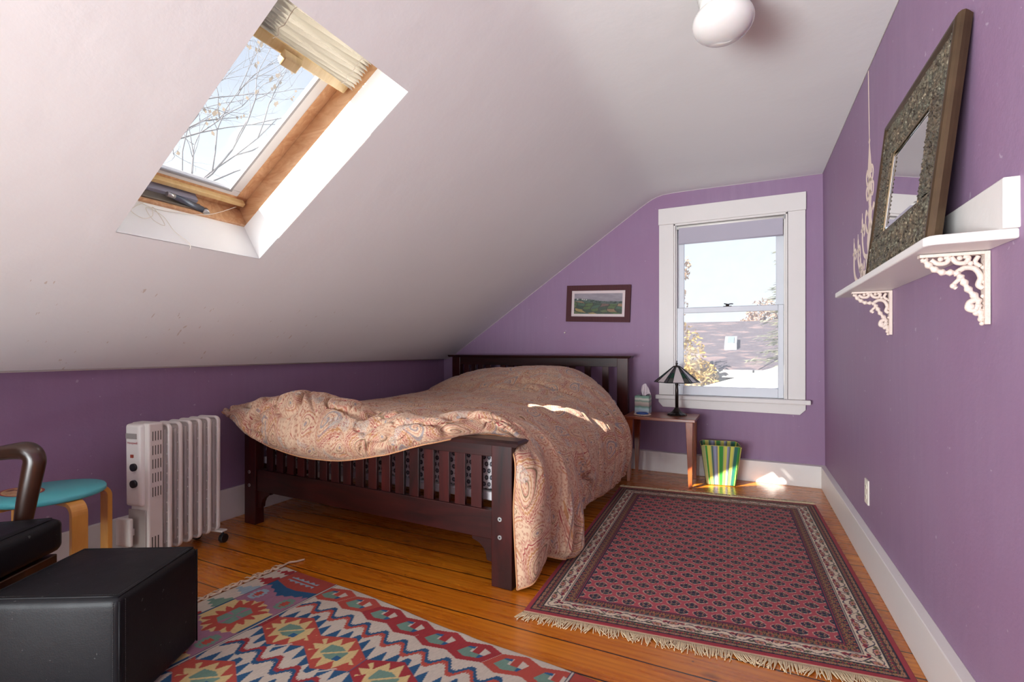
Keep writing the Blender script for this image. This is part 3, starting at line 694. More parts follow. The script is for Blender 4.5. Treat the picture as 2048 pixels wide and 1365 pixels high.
# ================================================================== BED
BU = Vector((.9995, -.0326, 0)); BV = Vector((.0326, .9995, 0)); BO = Vector((-2.623, 1.868, 0))
def BL(u, v, z): return tuple(BO + BU * u + BV * v + Vector((0, 0, z)))
BT = lambda p: BL(*p)
bed = thing('bed_frame', 'dark cherry slatted wooden bed frame in the corner under the slope', 'bed', BL(.87, 1.0, 0))
FT = .055
for u0, nm in ((.0, 'foot_post'), (1.655, 'foot_post')):
    w_ = .098
    MB().box(u0, u0 + w_, 0, FT, 0, .603, BT).build(nm, M_dwood_v, bed, bevel=.003)
m = MB(); m.hexa([BL(-.035, -.030, .603), BL(1.785, -.030, .603), BL(1.785, .076, .603), BL(-.035, .076, .603)], [BL(-.045, -.024, .616), BL(1.795, -.024, .616), BL(1.795, .078, .616), BL(-.045, .078, .616)])
m.hexa([BL(-.045, -.024, .616), BL(1.795, -.024, .616), BL(1.795, .078, .616), BL(-.045, .078, .616)], [BL(-.03, -.005, .624), BL(1.782, -.005, .624), BL(1.782, .072, .624), BL(-.03, .072, .624)])
m.build('foot_cap_rail', M_dwood, bed)
MB().box(.098, 1.655, .010, .045, .546, .603, BT).build('foot_top_rail', M_dwood, bed, bevel=.002)
MB().box(.098, 1.655, .008, .045, .194, .318, BT).build('foot_bottom_rail', M_dwood, bed, bevel=.003)
for i in range(17):
    u0 = .1705 + .0857 * i; MB().box(u0, u0 + .0545, .018, .034, .316, .548, BT).build('foot_slat', M_dwood_v, bed, bevel=.0015)
def corbel(u0, sg):
    pts = [(0, .194), (.105, .194), (.105, .180), (.095, .176), (.070, .168), (.048, .150), (.036, .128), (.031, .100), (.0, .094)]
    m = MB(); m.prism([(u0 + sg * a, z) for a, z in pts], lambda p: BL(p[0], .014, p[1]), lambda p: BL(p[0], .040, p[1])); m.build('corner_bracket', M_dwood, bed, bevel=.001)
corbel(.098, 1); corbel(1.655, -1)
for uc, zc_ in ((1.697, .290), (1.697, .214), (.046, .298), (.046, .222)):
    m = MB(); m.tube([BL(uc, .002, zc_), BL(uc, -.0035, zc_)], .0095, 18); b_ = m.build('bolt', M_steel, bed)
    m = MB(); m.tube([BL(uc, -.0034, zc_), BL(uc, -.0042, zc_)], .0042, 6); m.build('bolt_socket', M_blackplastic, b_)
# headboard
hv0, hv1 = 2.150, 2.205
for u0 in (-.025, 1.605): MB().box(u0, u0 + .090, hv0, hv1, 0, .935, BT).build('head_post', M_dwood_v, bed, bevel=.003)
m = MB(); m.hexa([BL(-.05, hv0 - .03, .935), BL(1.722, hv0 - .03, .935), BL(1.722, hv1 + .02, .935), BL(-.05, hv1 + .02, .935)], [BL(-.058, hv0 - .036, .955), BL(1.73, hv0 - .036, .955), BL(1.73, hv1 + .02, .955), BL(-.058, hv1 + .02, .955)]); m.build('head_cap_rail', M_dwood, bed, bevel=.004)
MB().box(.065, 1.605, hv0 + .008, hv1 - .01, .862, .935, BT).build('head_top_rail', M_dwood, bed, bevel=.002)
MB().box(.065, 1.605, hv0 + .008, hv1 - .01, .30, .42, BT).build('head_bottom_rail', M_dwood, bed, bevel=.002)
hs = [.095, .165, .245, .325, .42, .495, .575] + [.66 + .075 * k for k in range(0, 7)] + [1.25, 1.395, 1.475, 1.545]
hs = [.10, .18, .26, .345, .50, .585, .67, .755, .84, .925, 1.01, 1.095, 1.18, 1.32, 1.475]
for u0 in hs: MB().box(u0, u0 + .054, hv0 + .018, hv0 + .034, .418, .866, BT).build('head_slat', M_dwood_v, bed, bevel=.0015)
for u0 in (.03, 1.63): MB().box(u0, u0 + .028, FT, hv0, .20, .34, BT).build('side_rail', M_dwood, bed, bevel=.002)

g = NT('block_print_sheet'); tc = g.n('TexCoord'); sp = g.n('SeparateXYZ'); g.l(tc.outputs['Object'], sp.inputs[0])
a_ = g.math('MULTIPLY', g.math('ADD', sp.outputs['X'], g.math('MULTIPLY', sp.outputs['Y'], 1.0)), 1 / .026); b_ = g.math('MULTIPLY', sp.outputs['Z'], 1 / .030)
row = g.math('FLOOR', b_); a2 = g.math('ADD', a_, g.math('MULTIPLY', g.math('MODULO', row, 2.0), .5))
fx = g.math('SUBTRACT', g.math('FRACT', a2), .5); fz = g.math('SUBTRACT', g.math('FRACT', b_), .5)
rr = g.math('SQRT', g.math('ADD', g.math('MULTIPLY', fx, fx), g.math('MULTIPLY', g.math('MULTIPLY', fz, fz), 1.1)))
petal = g.math('MULTIPLY', g.math('SINE', g.math('MULTIPLY', g.math('ARCTAN2', fz, fx), 7.0)), .03)
r2_ = g.math('ADD', rr, petal)
c_ = g.ramp(r2_, [(0, lin(170, 170, 178)), (.08, lin(44, 44, 52)), (.16, lin(150, 150, 158)), (.2, lin(52, 52, 60)), (.34, lin(60, 60, 68)), (.37, lin(216, 214, 216))], 'CONSTANT')
g.set(color=c_, rough=.9); M_sheet = g.m
ma = thing('mattress', 'mattress in a grey and white block print sheet inside the bed frame', 'mattress', BL(.87, 1.1, .33))
m = MB(); m.box(.066, 1.622, .075, 2.10, .375, .600, BT); m.build('fitted_sheet', M_sheet, ma, bevel=.03, seg=4)
m = MB(); m.box(.066, 1.622, .072, 2.10, .335, .374, BT); m.build('box_spring', flat_mat('white_ticking', lin(205, 202, 204), .9, .04), ma, bevel=.006)

# ------------------------------------------------------------------ duvet
net = [
 # foot hem hanging over the footboard
 [(-.10, -.07, .655), (.07, -.10, .585), (.28, -.115, .505), (.55, -.12, .462), (.84, -.12, .462), (1.12, -.11, .510), (1.40, -.09, .590), (1.62, .115, .626), (1.768, .004, .565), (1.763, -.008, .33), (1.785, -.008, .012)],
 [(-.12, -.03, .668), (.02, -.13, .650), (.24, -.175, .600), (.54, -.19, .570), (.84, -.185, .565), (1.12, -.165, .600), (1.40, -.13, .650), (1.62, .14, .648), (1.820, .065, .54), (1.845, .018, .28), (1.845, .045, .035)],
 [(-.10, .05, .672), (.04, -.03, .702), (.22, -.10, .715), (.50, -.115, .745), (.80, -.11, .700), (1.10, -.10, .685), (1.39, -.08, .700), (1.60, .10, .678), (1.83, .13, .52), (1.86, .14, .28), (1.84, .15, .08)],
 [(-.09, .16, .640), (.00, .10, .690), (.16, .05, .715), (.45, .02, .775), (.74, .02, .745), (1.06, .02, .715), (1.38, .02, .712), (1.61, .14, .705), (1.79, .20, .55), (1.82, .22, .30), (1.80, .22, .07)],
 [(-.07, .32, .60), (-.02, .30, .655), (.12, .26, .680), (.42, .22, .720), (.75, .20, .715), (1.07, .19, .700), (1.38, .20, .700), (1.61, .24, .690), (1.80, .30, .54), (1.87, .32, .29), (1.87, .33, .03)],
 [(-.06, .54, .56), (-.03, .54, .61), (.08, .50, .640), (.40, .46, .672), (.75, .44, .690), (1.08, .44, .690), (1.38, .44, .690), (1.615, .46, .655), (1.79, .48, .50), (1.875, .50, .26), (1.885, .51, .012)],
 [(-.06, .72, .52), (-.03, .72, .59), (.07, .70, .625), (.40, .66, .665), (.75, .64, .680), (1.08, .62, .685), (1.38, .62, .685), (1.62, .62, .640), (1.77, .62, .48), (1.81, .62, .28), (1.80, .63, .10)],
 [(-.06, .95, .50), (-.03, .95, .58), (.06, .93, .622), (.39, .90, .662), (.75, .88, .675), (1.08, .87, .685), (1.38, .87, .682), (1.62, .87, .635), (1.76, .87, .47), (1.80, .87, .28), (1.79, .88, .12)],
 [(-.06, 1.22, .50), (-.03, 1.22, .58), (.07, 1.20, .628), (.39, 1.18, .668), (.75, 1.16, .690), (1.08, 1.15, .700), (1.38, 1.15, .692), (1.62, 1.15, .640), (1.77, 1.16, .49), (1.82, 1.18, .30), (1.80, 1.20, .10)],
 [(-.05, 1.50, .50), (-.02, 1.50, .58), (.09, 1.48, .640), (.40, 1.46, .705), (.75, 1.44, .745), (1.09, 1.43, .765), (1.39, 1.43, .750), (1.63, 1.45, .670), (1.79, 1.48, .52), (1.85, 1.52, .33), (1.80, 1.55, .12)],
 [(-.05, 1.74, .50), (-.02, 1.74, .60), (.11, 1.72, .690), (.42, 1.70, .795), (.76, 1.69, .838), (1.08, 1.68, .858), (1.36, 1.68, .832), (1.61, 1.69, .715), (1.745, 1.72, .54), (1.785, 1.74, .36), (1.75, 1.75, .18)],
 [(-.05, 1.93, .50), (-.01, 1.93, .62), (.13, 1.92, .745), (.43, 1.91, .828), (.76, 1.90, .856), (1.07, 1.89, .872), (1.33, 1.89, .845), (1.55, 1.90, .715), (1.675, 1.91, .54), (1.705, 1.93, .37), (1.69, 1.95, .22)],
 [(-.04, 2.06, .50), (.0, 2.06, .60), (.14, 2.06, .715), (.43, 2.06, .790), (.76, 2.06, .805), (1.06, 2.05, .815), (1.30, 2.05, .790), (1.50, 2.05, .68), (1.64, 2.05, .52), (1.69, 2.05, .37), (1.68, 2.05, .24)],
 [(-.04, 2.10, .50), (.0, 2.11, .56), (.14, 2.12, .64), (.43, 2.12, .68), (.76, 2.12, .69), (1.06, 2.12, .69), (1.29, 2.11, .67), (1.47, 2.11, .60), (1.60, 2.10, .49), (1.65, 2.10, .37), (1.65, 2.10, .26)],
]
net = np.array(net)          # rows x cols x 3
def crs(Pn, N, axis):
    """Catmull-Rom resample along axis with chord-proportional sampling"""
    Pn = np.moveaxis(Pn, axis, 0); n = len(Pn)
    ch = np.linalg.norm(np.diff(Pn, axis=0), axis=-1).mean(axis=1) if Pn.ndim == 3 else None
    cum = np.concatenate([[0], np.cumsum(ch)]); tt = np.linspace(0, cum[-1], N)
    k = np.clip(np.searchsorted(cum, tt, side='right') - 1, 0, n - 2); f = (tt - cum[k]) / (cum[k + 1] - cum[k])
    E_ = np.concatenate([2 * Pn[:1] - Pn[1:2], Pn, 2 * Pn[-1:] - Pn[-2:-1]])
    a, b, c, d = E_[k], E_[k + 1], E_[k + 2], E_[k + 3]; f = f.reshape(-1, *([1] * (Pn.ndim - 1)))
    R_ = .5 * ((2 * b) + (c - a) * f + (2 * a - 5 * b + 4 * c - d) * f ** 2 + (-a + 3 * b - 3 * c + d) * f ** 3)
    return np.moveaxis(R_, 0, axis), cum[-1], k + f.reshape(-1)
NR, NC = 480, 520
G, LR, kr = crs(net, NR, 0); G, LC, kc = crs(G, NC, 1)
pv = np.linspace(0, LR, NR)[:, None] * np.ones((1, NC)); pu = np.ones((NR, 1)) * np.linspace(0, LC, NC)[None, :]
KR = kr[:, None] * np.ones((1, NC)); KC = np.ones((NR, 1)) * kc[None]
def normals(Q):
    du = np.gradient(Q, axis=1); dv = np.gradient(Q, axis=0); n_ = np.cross(du, dv); return n_ / (np.linalg.norm(n_, axis=-1, keepdims=True) + 1e-9)
Nn = normals(G)
side = sm((KC - 6.8) / 1.4); top = 1 - side; foot = 1 - sm((KR - 2.6) / 2.0)
h = .010 * (fbm(pu * 3.1 + 3, pv * 2.6) - .45) * 2
# long soft creases running across the top
cr = np.abs(vnoise(pu * 2.0 + 2.5 * pv + 1.3 * fbm(pu * 3, pv * 3), pv * 5.0 + 1.5 * pu) - .5) * 2
h += top * .020 * (1 - np.exp(-(cr / .20) ** 2) - .7) * sm((KR - 2) / 1.0) * (1 - .6 * sm((KR - 9) / 1.5))
# hanging folds: vary along v, run down the drop, fanning out from the edge of the mattress
ph = pv * 1.0 + .22 * (pu - pu[:, [int(NC * .68)]]) 
fold = vnoise(ph * 9.0, pu * 1.0 + 7) * .6 + vnoise(ph * 21.0 + 4, pu * 1.6) * .4 - .5
ridge = 1 - np.abs(fold) * 4; ridge = np.clip(ridge, -1, 1)
am = side * sm((KR - 3.0) / 1.0) * (1 - .55 * sm((KR - 9.0) / 2))
h += am * .027 * ridge + am * .006 * (1 - 2 * np.abs(vnoise(ph * 44.0, pu * 2.2) - .5) * 2)
h += side * (1 - sm((KR - 3.0) / 1.5)) * .008 * ridge
h += foot * top * .010 * np.sin(pu * 19 + 4 * fbm(pu * 5, pv * 7)) * sm(pv / .08)
h += foot * top * .012 * (fbm(pu * 11, pv * 9 + 5) - .45)
# irregular crumples over the foot end and fine creasing elsewhere on the top
n_a = vnoise(pu * 5.5 + 11, pv * 6.5 + 3 + pu); n_b = vnoise(pu * 11 + 2 - pv * 3, pv * 10 + 8)
h -= top * (.020 * foot + .007) * np.exp(-((n_a - .5) / .045) ** 2) * sm(pv / .05)
h -= top * (.010 * foot + .004) * np.exp(-((n_b - .5) / .05) ** 2) * sm(pv / .05)
h += foot * top * .022 * (vnoise(pu * 6.5 + 4, pv * 5 + 1) - .5) * sm((KR - .8) / 1.2)
# deep tuck lines in the lump at the foot
for (u0, v0, ang, ln, dp) in ((.36, .20, .5, .16, .022), (.62, .26, -.7, .10, .016), (.22, .16, 1.2, .14, .024), (1.45, .22, .4, .12, .018), (1.55, .30, .9, .12, .02), (.95, .33, .2, .2, .012), (1.32, .30, .15, .25, .014)):
    du_ = pu - (u0 + .10); dv_ = pv - v0; a1 = du_ * math.cos(ang) + dv_ * math.sin(ang); b1 = -du_ * math.sin(ang) + dv_ * math.cos(ang)
    h -= dp * np.exp(-(a1 / ln) ** 2) * np.exp(-(b1 / .012) ** 2)
# pucker star on the side
puc_u = np.interp(8.9, kc, pu[0]); puc_v = np.interp(6.6, kr, pv[:, 0])
dx, dy = pu - puc_u, pv - puc_v; rr_ = np.hypot(dx, dy); th_ = np.arctan2(dy, dx)
h += .022 * np.cos(th_ * 9 + 2 * np.sin(th_ * 2)) * np.exp(-rr_ / .10) * sm(rr_ / .03) - .03 * np.exp(-(rr_ / .03) ** 2)
hedge = sm(np.minimum(pv, np.minimum(LC - pu, pu)) / .04)
h += .004 * (fbm(pu * 30, pv * 30) - .45)
h *= 1 - .85 * sm((KC - 6.0) / .5) * (1 - sm((KR - .3) / 1.2))
G2 = G - 0 * Nn
sgn = 1.0 if Nn[200, 200, 2] > 0 else -1.0
# quilted puff: edges pinch in
G2 = G + sgn * Nn * (h * (.3 + .7 * hedge) - .012 * (1 - hedge) ** 2)[..., None]
G2[..., 2] = np.maximum(G2[..., 2], .006)
# keep the drop beside the mattress clear of the post
Wd = np.array(BO)[None, None] + G2[..., :1] * np.array(BU) + G2[..., 1:2] * np.array(BV) + G2[..., 2:] * np.array((0, 0, 1))
def paisley():
    g = NT('paisley_cotton'); uv = g.n('UVMap'); V = uv.outputs[0]
    nz = g.n('TexNoise', {'Scale': 3.0, 'Detail': 2.0}); g.l(V, nz.inputs['Vector'])
    off = g.n('VectorMath', operation='SUBTRACT'); g.l(nz.outputs['Color'], off.inputs[0]); off.inputs[1].default_value = (.5, .5, .5)
    sc = g.n('VectorMath', operation='SCALE'); g.l(off.outputs[0], sc.inputs[0]); sc.inputs['Scale'].default_value = .11
    wv = g.n('VectorMath', operation='ADD'); g.l(V, wv.inputs[0]); g.l(sc.outputs[0], wv.inputs[1])
    cream = lin(224, 194, 162); pink = lin(208, 156, 132); red = lin(158, 34, 50); ochre = lin(190, 134, 78); slate = lin(150, 148, 150); olive = lin(118, 102, 66); rust = lin(176, 96, 70)
    def motif(scale, off, bend):
        mp = g.n('Mapping', {'Scale': (scale, scale, 1), 'Location': off}); g.l(wv.outputs[0], mp.inputs[0])
        vo = g.n('TexVoronoi', {'Scale': 1.0, 'Randomness': .70}, voronoi_dimensions='2D'); g.l(mp.outputs[0], vo.inputs['Vector'])
        df = g.n('VectorMath', operation='SUBTRACT'); g.l(mp.outputs[0], df.inputs[0]); g.l(vo.outputs['Position'], df.inputs[1])
        sc_ = g.n('SeparateColor'); g.l(vo.outputs['Color'], sc_.inputs[0])
        ro = g.n('VectorRotate', rotation_type='Z_AXIS'); g.l(df.outputs[0], ro.inputs['Vector']); g.l(g.math('MULTIPLY', sc_.outputs[0], 6.28), ro.inputs['Angle'])
        sp = g.n('SeparateXYZ'); g.l(ro.outputs[0], sp.inputs[0]); x, y = sp.outputs['X'], g.math('ADD', sp.outputs['Y'], .10)
        x2 = g.math('ADD', x, g.math('MULTIPLY', g.math('MULTIPLY', y, y), bend))
        r0 = g.math('SQRT', g.math('ADD', g.math('MULTIPLY', x2, x2), g.math('MULTIPLY', g.math('MULTIPLY', y, y), .36)))
        w = g.math('MAXIMUM', g.math('SUBTRACT', .34, g.math('MULTIPLY', y, .40)), .035)
        an = g.math('ARCTAN2', y, x2); D = g.math('DIVIDE', r0, w)
        scal = g.math('MULTIPLY', g.math('ABSOLUTE', g.math('SINE', g.math('MULTIPLY', an, 13.0))), .055)
        return D, g.math('ADD', D, scal), an, sc_.outputs[1]
    D1, S1, an, rnd = motif(3.9, (0, 0, 0), 1.5)
    # inner spiral
    sp_ = g.math('FRACT', g.math('ADD', g.math('MULTIPLY', D1, 3.6), g.math('DIVIDE', an, 2 * PI)))
    inner = g.ramp(sp_, [(0, olive), (.14, cream), (.40, ochre), (.50, cream), (.78, pink)], 'CONSTANT')
    inner2 = g.ramp(sp_, [(0, slate), (.30, cream), (.62, rust), (.70, cream)], 'CONSTANT')
    inner = g.mix(g.math('GREATER_THAN', rnd, .5), inner, inner2)
    dots = g.math('GREATER_THAN', g.math('SINE', g.math('MULTIPLY', an, 30.0)), .2)
    ring = g.ramp(S1, [(0, cream), (.54, red), (.565, cream), (.63, ochre), (.70, cream), (.735, pink), (.86, cream), (.90, red), (.945, cream), (1.04, olive), (1.055, pink)], 'CONSTANT')
    dotm = g.math('MULTIPLY', dots, g.math('MULTIPLY', g.math('GREATER_THAN', D1, .74), g.math('LESS_THAN', D1, .80)))
    A_ = g.mix(g.math('GREATER_THAN', S1, .54), inner, ring); A_ = g.mix(dotm, A_, rust)
    # smaller paisleys fill the ground
    D2, S2, an2, rnd2 = motif(9.5, (3.3, 1.7, 0), 1.2)
    B_ = g.ramp(S2, [(0, slate), (.18, cream), (.34, olive), (.39, cream), (.60, red), (.66, cream), (.84, ochre), (.92, pink), (1.15, cream)], 'CONSTANT')
    tn = g.n('TexNoise', {'Scale': 11.0, 'Detail': 1.0, 'Distortion': 1.6}); g.l(V, tn.inputs['Vector'])
    tf = g.math('FRACT', g.math('MULTIPLY', tn.outputs[0], 9.0)); B_ = g.mix(g.math('MULTIPLY', g.math('LESS_THAN', tf, .10), g.math('GREATER_THAN', S2, .95)), B_, rust)
    mk = g.math('GREATER_THAN', S1, 1.06)
    c = g.mix(mk, A_, B_)
    # small leaf islands
    n2 = g.n('TexNoise', {'Scale': 9.0, 'Detail': 1.0}); g.l(V, n2.inputs['Vector'])
    c = g.mix(g.ramp(n2.outputs[0], [(.62, (0, 0, 0, 1)), (.65, (.6, .6, .6, 1))]), c, g.ramp(tf, [(0, lin(98, 110, 104)), (.16, lin(206, 204, 200)), (.5, lin(120, 128, 128)), (.6, lin(214, 200, 180))], 'CONSTANT'))
    # dotted ground
    dv = g.n('TexVoronoi', {'Scale': 70.0}, voronoi_dimensions='2D'); g.l(V, dv.inputs['Vector'])
    c = g.mix(g.ramp(dv.outputs['Distance'], [(.20, (.55, .55, .55, 1)), (.30, (0, 0, 0, 1))]), c, lin(158, 84, 62))
    # broad tint drift
    n3 = g.n('TexNoise', {'Scale': 2.2, 'Detail': 1.0}); g.l(V, n3.inputs['Vector'])
    c = g.mix(.16, c, g.mix(n3.outputs[0], lin(214, 158, 122), lin(206, 176, 160)))
    g.set(color=g.mix(1.0, c, (.82, .80, .79, 1), 'MULTIPLY'), rough=.75, sheen=.12)
    f = g.n('TexNoise', {'Scale': 60.0, 'Detail': 3.0}); g.l(V, f.inputs['Vector']); g.bump(f.outputs[0], .18, .004)
    return g.m
Wd[..., 2] = np.where(Wd[..., 0] > -.80, np.maximum(Wd[..., 2], .0150), Wd[..., 2])
M_duvet = paisley()
dv = thing('duvet', 'rumpled paisley duvet heaped over the bed and trailing to the floor', 'duvet', BL(.87, 1.0, .60))
uvd = np.stack([pu, pv], -1)
do = grid_obj('cover', Wd, M_duvet, dv, uvs=uvd, flip=(sgn < 0))
md = do.modifiers.new('solid', 'SOLIDIFY'); md.thickness = .012; md.offset = -1
m = MB(); hem = [tuple(Wd[0, j]) for j in range(0, NC, 3)] + [tuple(Wd[i, -1]) for i in range(0, NR, 3)]
m.tube(hem, .0035, 6); m.build('piping', flat_mat('ochre_piping', lin(196, 142, 100), .7), dv)

# ================================================================== nightstand
ns = thing('nightstand', 'small red brown wooden side table with tapered legs beside the bed', 'side table', (-.575, 3.88, 0))
m = MB(); m.hexa([(-.836, 3.70, .478), (-.322, 3.692, .478), (-.318, 4.065, .478), (-.836, 4.065, .478)], [(-.836, 3.70, .499), (-.322, 3.692, .499), (-.318, 4.065, .499), (-.836, 4.065, .499)]); m.build('table_top', M_table, ns, bevel=.003)
for (x, y, dx, dy) in ((-.818, 3.712, 1, 1), (-.338, 3.704, -1, 1), (-.818, 4.050, 1, -1), (-.336, 4.050, -1, -1)):
    t, b = .050, .024
    X = [x, x + dx * t]; Y_ = [y, y + dy * t]; Xb = [x + dx * .006, x + dx * (.006 + b)]; Yb = [y + dy * .006, y + dy * (.006 + b)]
    X.sort(); Y_.sort(); Xb.sort(); Yb.sort()
    MB().hexa([(Xb[0], Yb[0], 0), (Xb[1], Yb[0], 0), (Xb[1], Yb[1], 0), (Xb[0], Yb[1], 0)], [(X[0], Y_[0], .478), (X[1], Y_[0], .478), (X[1], Y_[1], .478), (X[0], Y_[1], .478)]).build('leg', M_table_v, ns, bevel=.002)

# ================================================================== table lamp
lx, ly, lz = -.475, 3.93, .499
la = thing('table_lamp', 'bronze table lamp with a stained glass pyramid shade on the nightstand', 'lamp', (lx, ly, lz))
m = MB(); m.lathe([(0, 0), (.073, 0), (.074, .006), (.066, .013), (.050, .019), (.034, .030), (.022, .046), (.014, .058), (.0, .058)], (lx, ly, lz), 12, smooth=False); m.build('base', M_bronze, la)
m = MB(); m.lathe([(.0125, .055), (.0125, .19), (.010, .225), (.012, .232), (.014, .240), (.010, .246), (.012, .252), (0, .252)], (lx, ly, lz), 14); m.build('pole', M_bronze, la)
m = MB(); m.lathe([(.013, .250), (.013, .285), (0, .285)], (lx, ly, lz), 16); m.build('bulb_socket', flat_mat('tan_card', lin(190, 150, 110), .6), la)
rB, rT, zB, zT = .166, .028, .256, .372; ph0 = math.radians(-108)
def hexpt(k, t, off=0.0):
    a = ph0 + k * PI / 3; r = rB + (rT - rB) * t + off; return Vector((lx + r * math.cos(a), ly + r * math.sin(a), lz + zB + (zT - zB) * t))
def shade_quad(m, k, f0, f1, t0, t1, off=0.0):
    P_ = lambda f, t: hexpt(k, t, off) * (1 - f) + hexpt(k + 1, t, off) * f
    m.add([P_(f0, t0), P_(f1, t0), P_(f1, t1), P_(f0, t1)], [(0, 1, 2, 3)])
def stained(name, c, tr=.5):
    g = NT(name); g.set(color=c, rough=.25, coat=.3); tl = g.n('BsdfTranslucent', {'Color': c}); mx = g.n('MixShader', {'Fac': tr}); g.l(g.b.outputs[0], mx.inputs[1]); g.l(tl.outputs[0], mx.inputs[2]); g.l(mx.outputs[0], g.o.inputs[0]); return g.m
M_milk = stained('milk_glass', lin(232, 224, 222), .35); M_grn = stained('green_glass', lin(24, 72, 52), .4); M_smk = stained('smoky_glass', lin(88, 88, 82), .4)
for k in range(6):
    mw = MB(); shade_quad(mw, k, .24, .76, 0, 1.0); mw.build('white_glass_panel', M_milk, la, solid=.002)
    for f0, f1 in ((0, .24), (.76, 1)):
        mo = MB(); shade_quad(mo, k, f0, f1, 0, 1.0); so_ = mo.build('smoky_glass_strip', M_smk, la, solid=.002)
        mg = MB(); shade_quad(mg, k, f0 + .02, f1 - .02, .30, .62, .0016); mg.build('green_glass_piece', M_grn, so_, solid=.001)
m = MB()
for k in range(6):
    for f in (0, .24, .76): 
        P_ = lambda f, t: hexpt(k, t, .001) * (1 - f) + hexpt(k + 1, t, .001) * f
        m.tube([P_(f, 0), P_(f, 1)], .0022 if f else .0032, 6)
    for t in (.0, .30, .62, 1.0):
        if t in (0, 1.0): m.tube([hexpt(k, t, .001), hexpt(k + 1, t, .001)], .003, 6)
        else:
            for f0, f1 in ((0, .24), (.76, 1)): m.tube([P_(f0, t), P_(f1, t)], .0018, 6)
m.build('lead_came', M_darkmetal, la)
m = MB(); m.lathe([(.032, .370), (.030, .377), (.012, .384), (.005, .386), (.005, .392), (.010, .396), (.008, .401), (.003, .404), (.005, .412), (.003, .420), (0, .422)], (lx, ly, lz), 12); m.build('finial', M_bronze, la)
m = MB(); m.tube([(lx + .02, ly - .01, lz + .262), (lx + .02, ly - .01, lz + .236)], .0012, 5); m.ball((lx + .02, ly - .01, lz + .232), (.003, .003, .005), 8, 6); m.build('pull_chain', M_bronze, la)

# ================================================================== tissue box
tx, ty, tz = -.735, 3.955, .499
tb = thing('tissue_box', 'green and white marbled tissue box at the back of the nightstand', 'tissue box', (tx, ty, tz))
g = NT('marbled_card'); co = g.obj(); sp = g.n('SeparateXYZ'); g.l(co, sp.inputs[0])
zz = g.math('ADD', sp.outputs['Z'], g.math('MULTIPLY', g.math('SUBTRACT', g.noise(g.obj((14, 14, 2)), 1.5, 3), .5), .02))
g.set(color=g.ramp(g.math('MULTIPLY', zz, 1 / .15), [(0, lin(196, 206, 226)), (.25, lin(170, 206, 206)), (.36, lin(96, 140, 124)), (.43, lin(160, 146, 138)), (.58, lin(186, 176, 160)), (.66, lin(118, 150, 132)), (.76, lin(214, 216, 202)), (.86, lin(104, 148, 128)), (1, lin(140, 182, 160))]), rough=.45)
MB().box(tx - .056, tx + .056, ty - .056, ty + .056, tz, tz + .138).build('carton', g.m, tb, bevel=.002)
m = MB(); m.lathe([(0, 0), (.028, 0), (.028, .0012), (0, .0012)], (tx, ty, tz + .138), 20); m.build('opening_film', flat_mat('clear_film', lin(80, 96, 92), .2), tb)
nA, nB = 22, 26; P = np.zeros((nA, nB, 3))
for i in range(nA):
    t = i / (nA - 1)
    for j in range(nB):
        f = j / (nB - 1) * 2 - 1
        wd = .010 + .026 * math.sin(min(1, t * 1.25) * PI * .62) * (1 if f > 0 else .8)
        x = f * wd + .012 * t + (.020 * max(0, f) * (1 - t) * 1.6 if t > .25 else 0)
        y = .010 * math.sin(f * 5 + t * 2) + .006 * math.sin(f * 11)
        z = t * .098 - (abs(f) ** 2.2) * .034 * t - (.02 * max(0, f) * (t > .3))
        P[i, j] = (tx + .004 + x, ty + y, tz + .136 + max(z, 0))
o = grid_obj('tissue', P, flat_mat('tissue_paper', lin(226, 216, 220), .9, .03), tb); o.modifiers.new('s', 'SOLIDIFY').thickness = .001

cs_ = thing('beaded_coaster', 'round shell beaded coaster in front of the tissue box', 'coaster', (-.715, 3.815, .499))
m = MB(); m.lathe([(0, 0), (.056, 0), (.058, .003), (.056, .006), (0, .006)], (-.715, 3.815, .499), 32); m.build('pad', flat_mat('woven_pad', lin(150, 130, 110), .8), cs_)
m = MB()
for k in range(34):
    a = 2 * PI * k / 34; m.ball((-.715 + .059 * math.cos(a), 3.815 + .059 * math.sin(a), .499 + .006), (.0062, .0062, .0055), 8, 6)
m.build('bead_rim', flat_mat('shell_beads', lin(206, 190, 176), .35, .25, 90), cs_)
m = MB(); m.tube([(-.715 + .040 * math.cos(a), 3.815 + .034 * math.sin(a), .513) for a in [2 * PI * k / 28 for k in range(28)]], .0075, 10, closed=True)
g = NT('blue_glass'); g.set(color=lin(26, 84, 168), rough=.08, trans=.25, coat=.5)
tag(m.build('bracelet', g.m, loc=(-.715, 3.815, .506)), 'blue glass bangle lying on the beaded coaster', 'bracelet')

# ================================================================== waste basket
wbx, wby = -.170, 3.975
wb = thing('wastebasket', 'green and yellow striped tapered wastebasket between nightstand and window wall', 'wastebasket', (wbx, wby, 0))
def octo(hw, ch, z): return [(-hw + ch, -hw * .80, z), (hw - ch, -hw * .80, z), (hw, -hw * .80 + ch, z), (hw, hw * .80 - ch, z), (hw - ch, hw * .80, z), (-hw + ch, hw * .80, z), (-hw, hw * .80 - ch, z), (-hw, -hw * .80 + ch, z)]
R_ = rot2(math.radians(8))
def wbp(p): x, y = R_(p[0], p[1]); return (wbx + x, wby + y, p[2])
lo = [wbp(p) for p in octo(.098, .006, .004)]; hi = [wbp(p) for p in octo(.138, .020, .292)]
hi = [(p[0], p[1], .288 + (.010 if i in (0, 1, 4, 5) else 0)) for i, p in enumerate(hi)]
m = MB(); m.add(lo + hi, [(i, (i + 1) % 8, 8 + (i + 1) % 8, 8 + i) for i in range(8)] + [tuple(range(8))[::-1]])
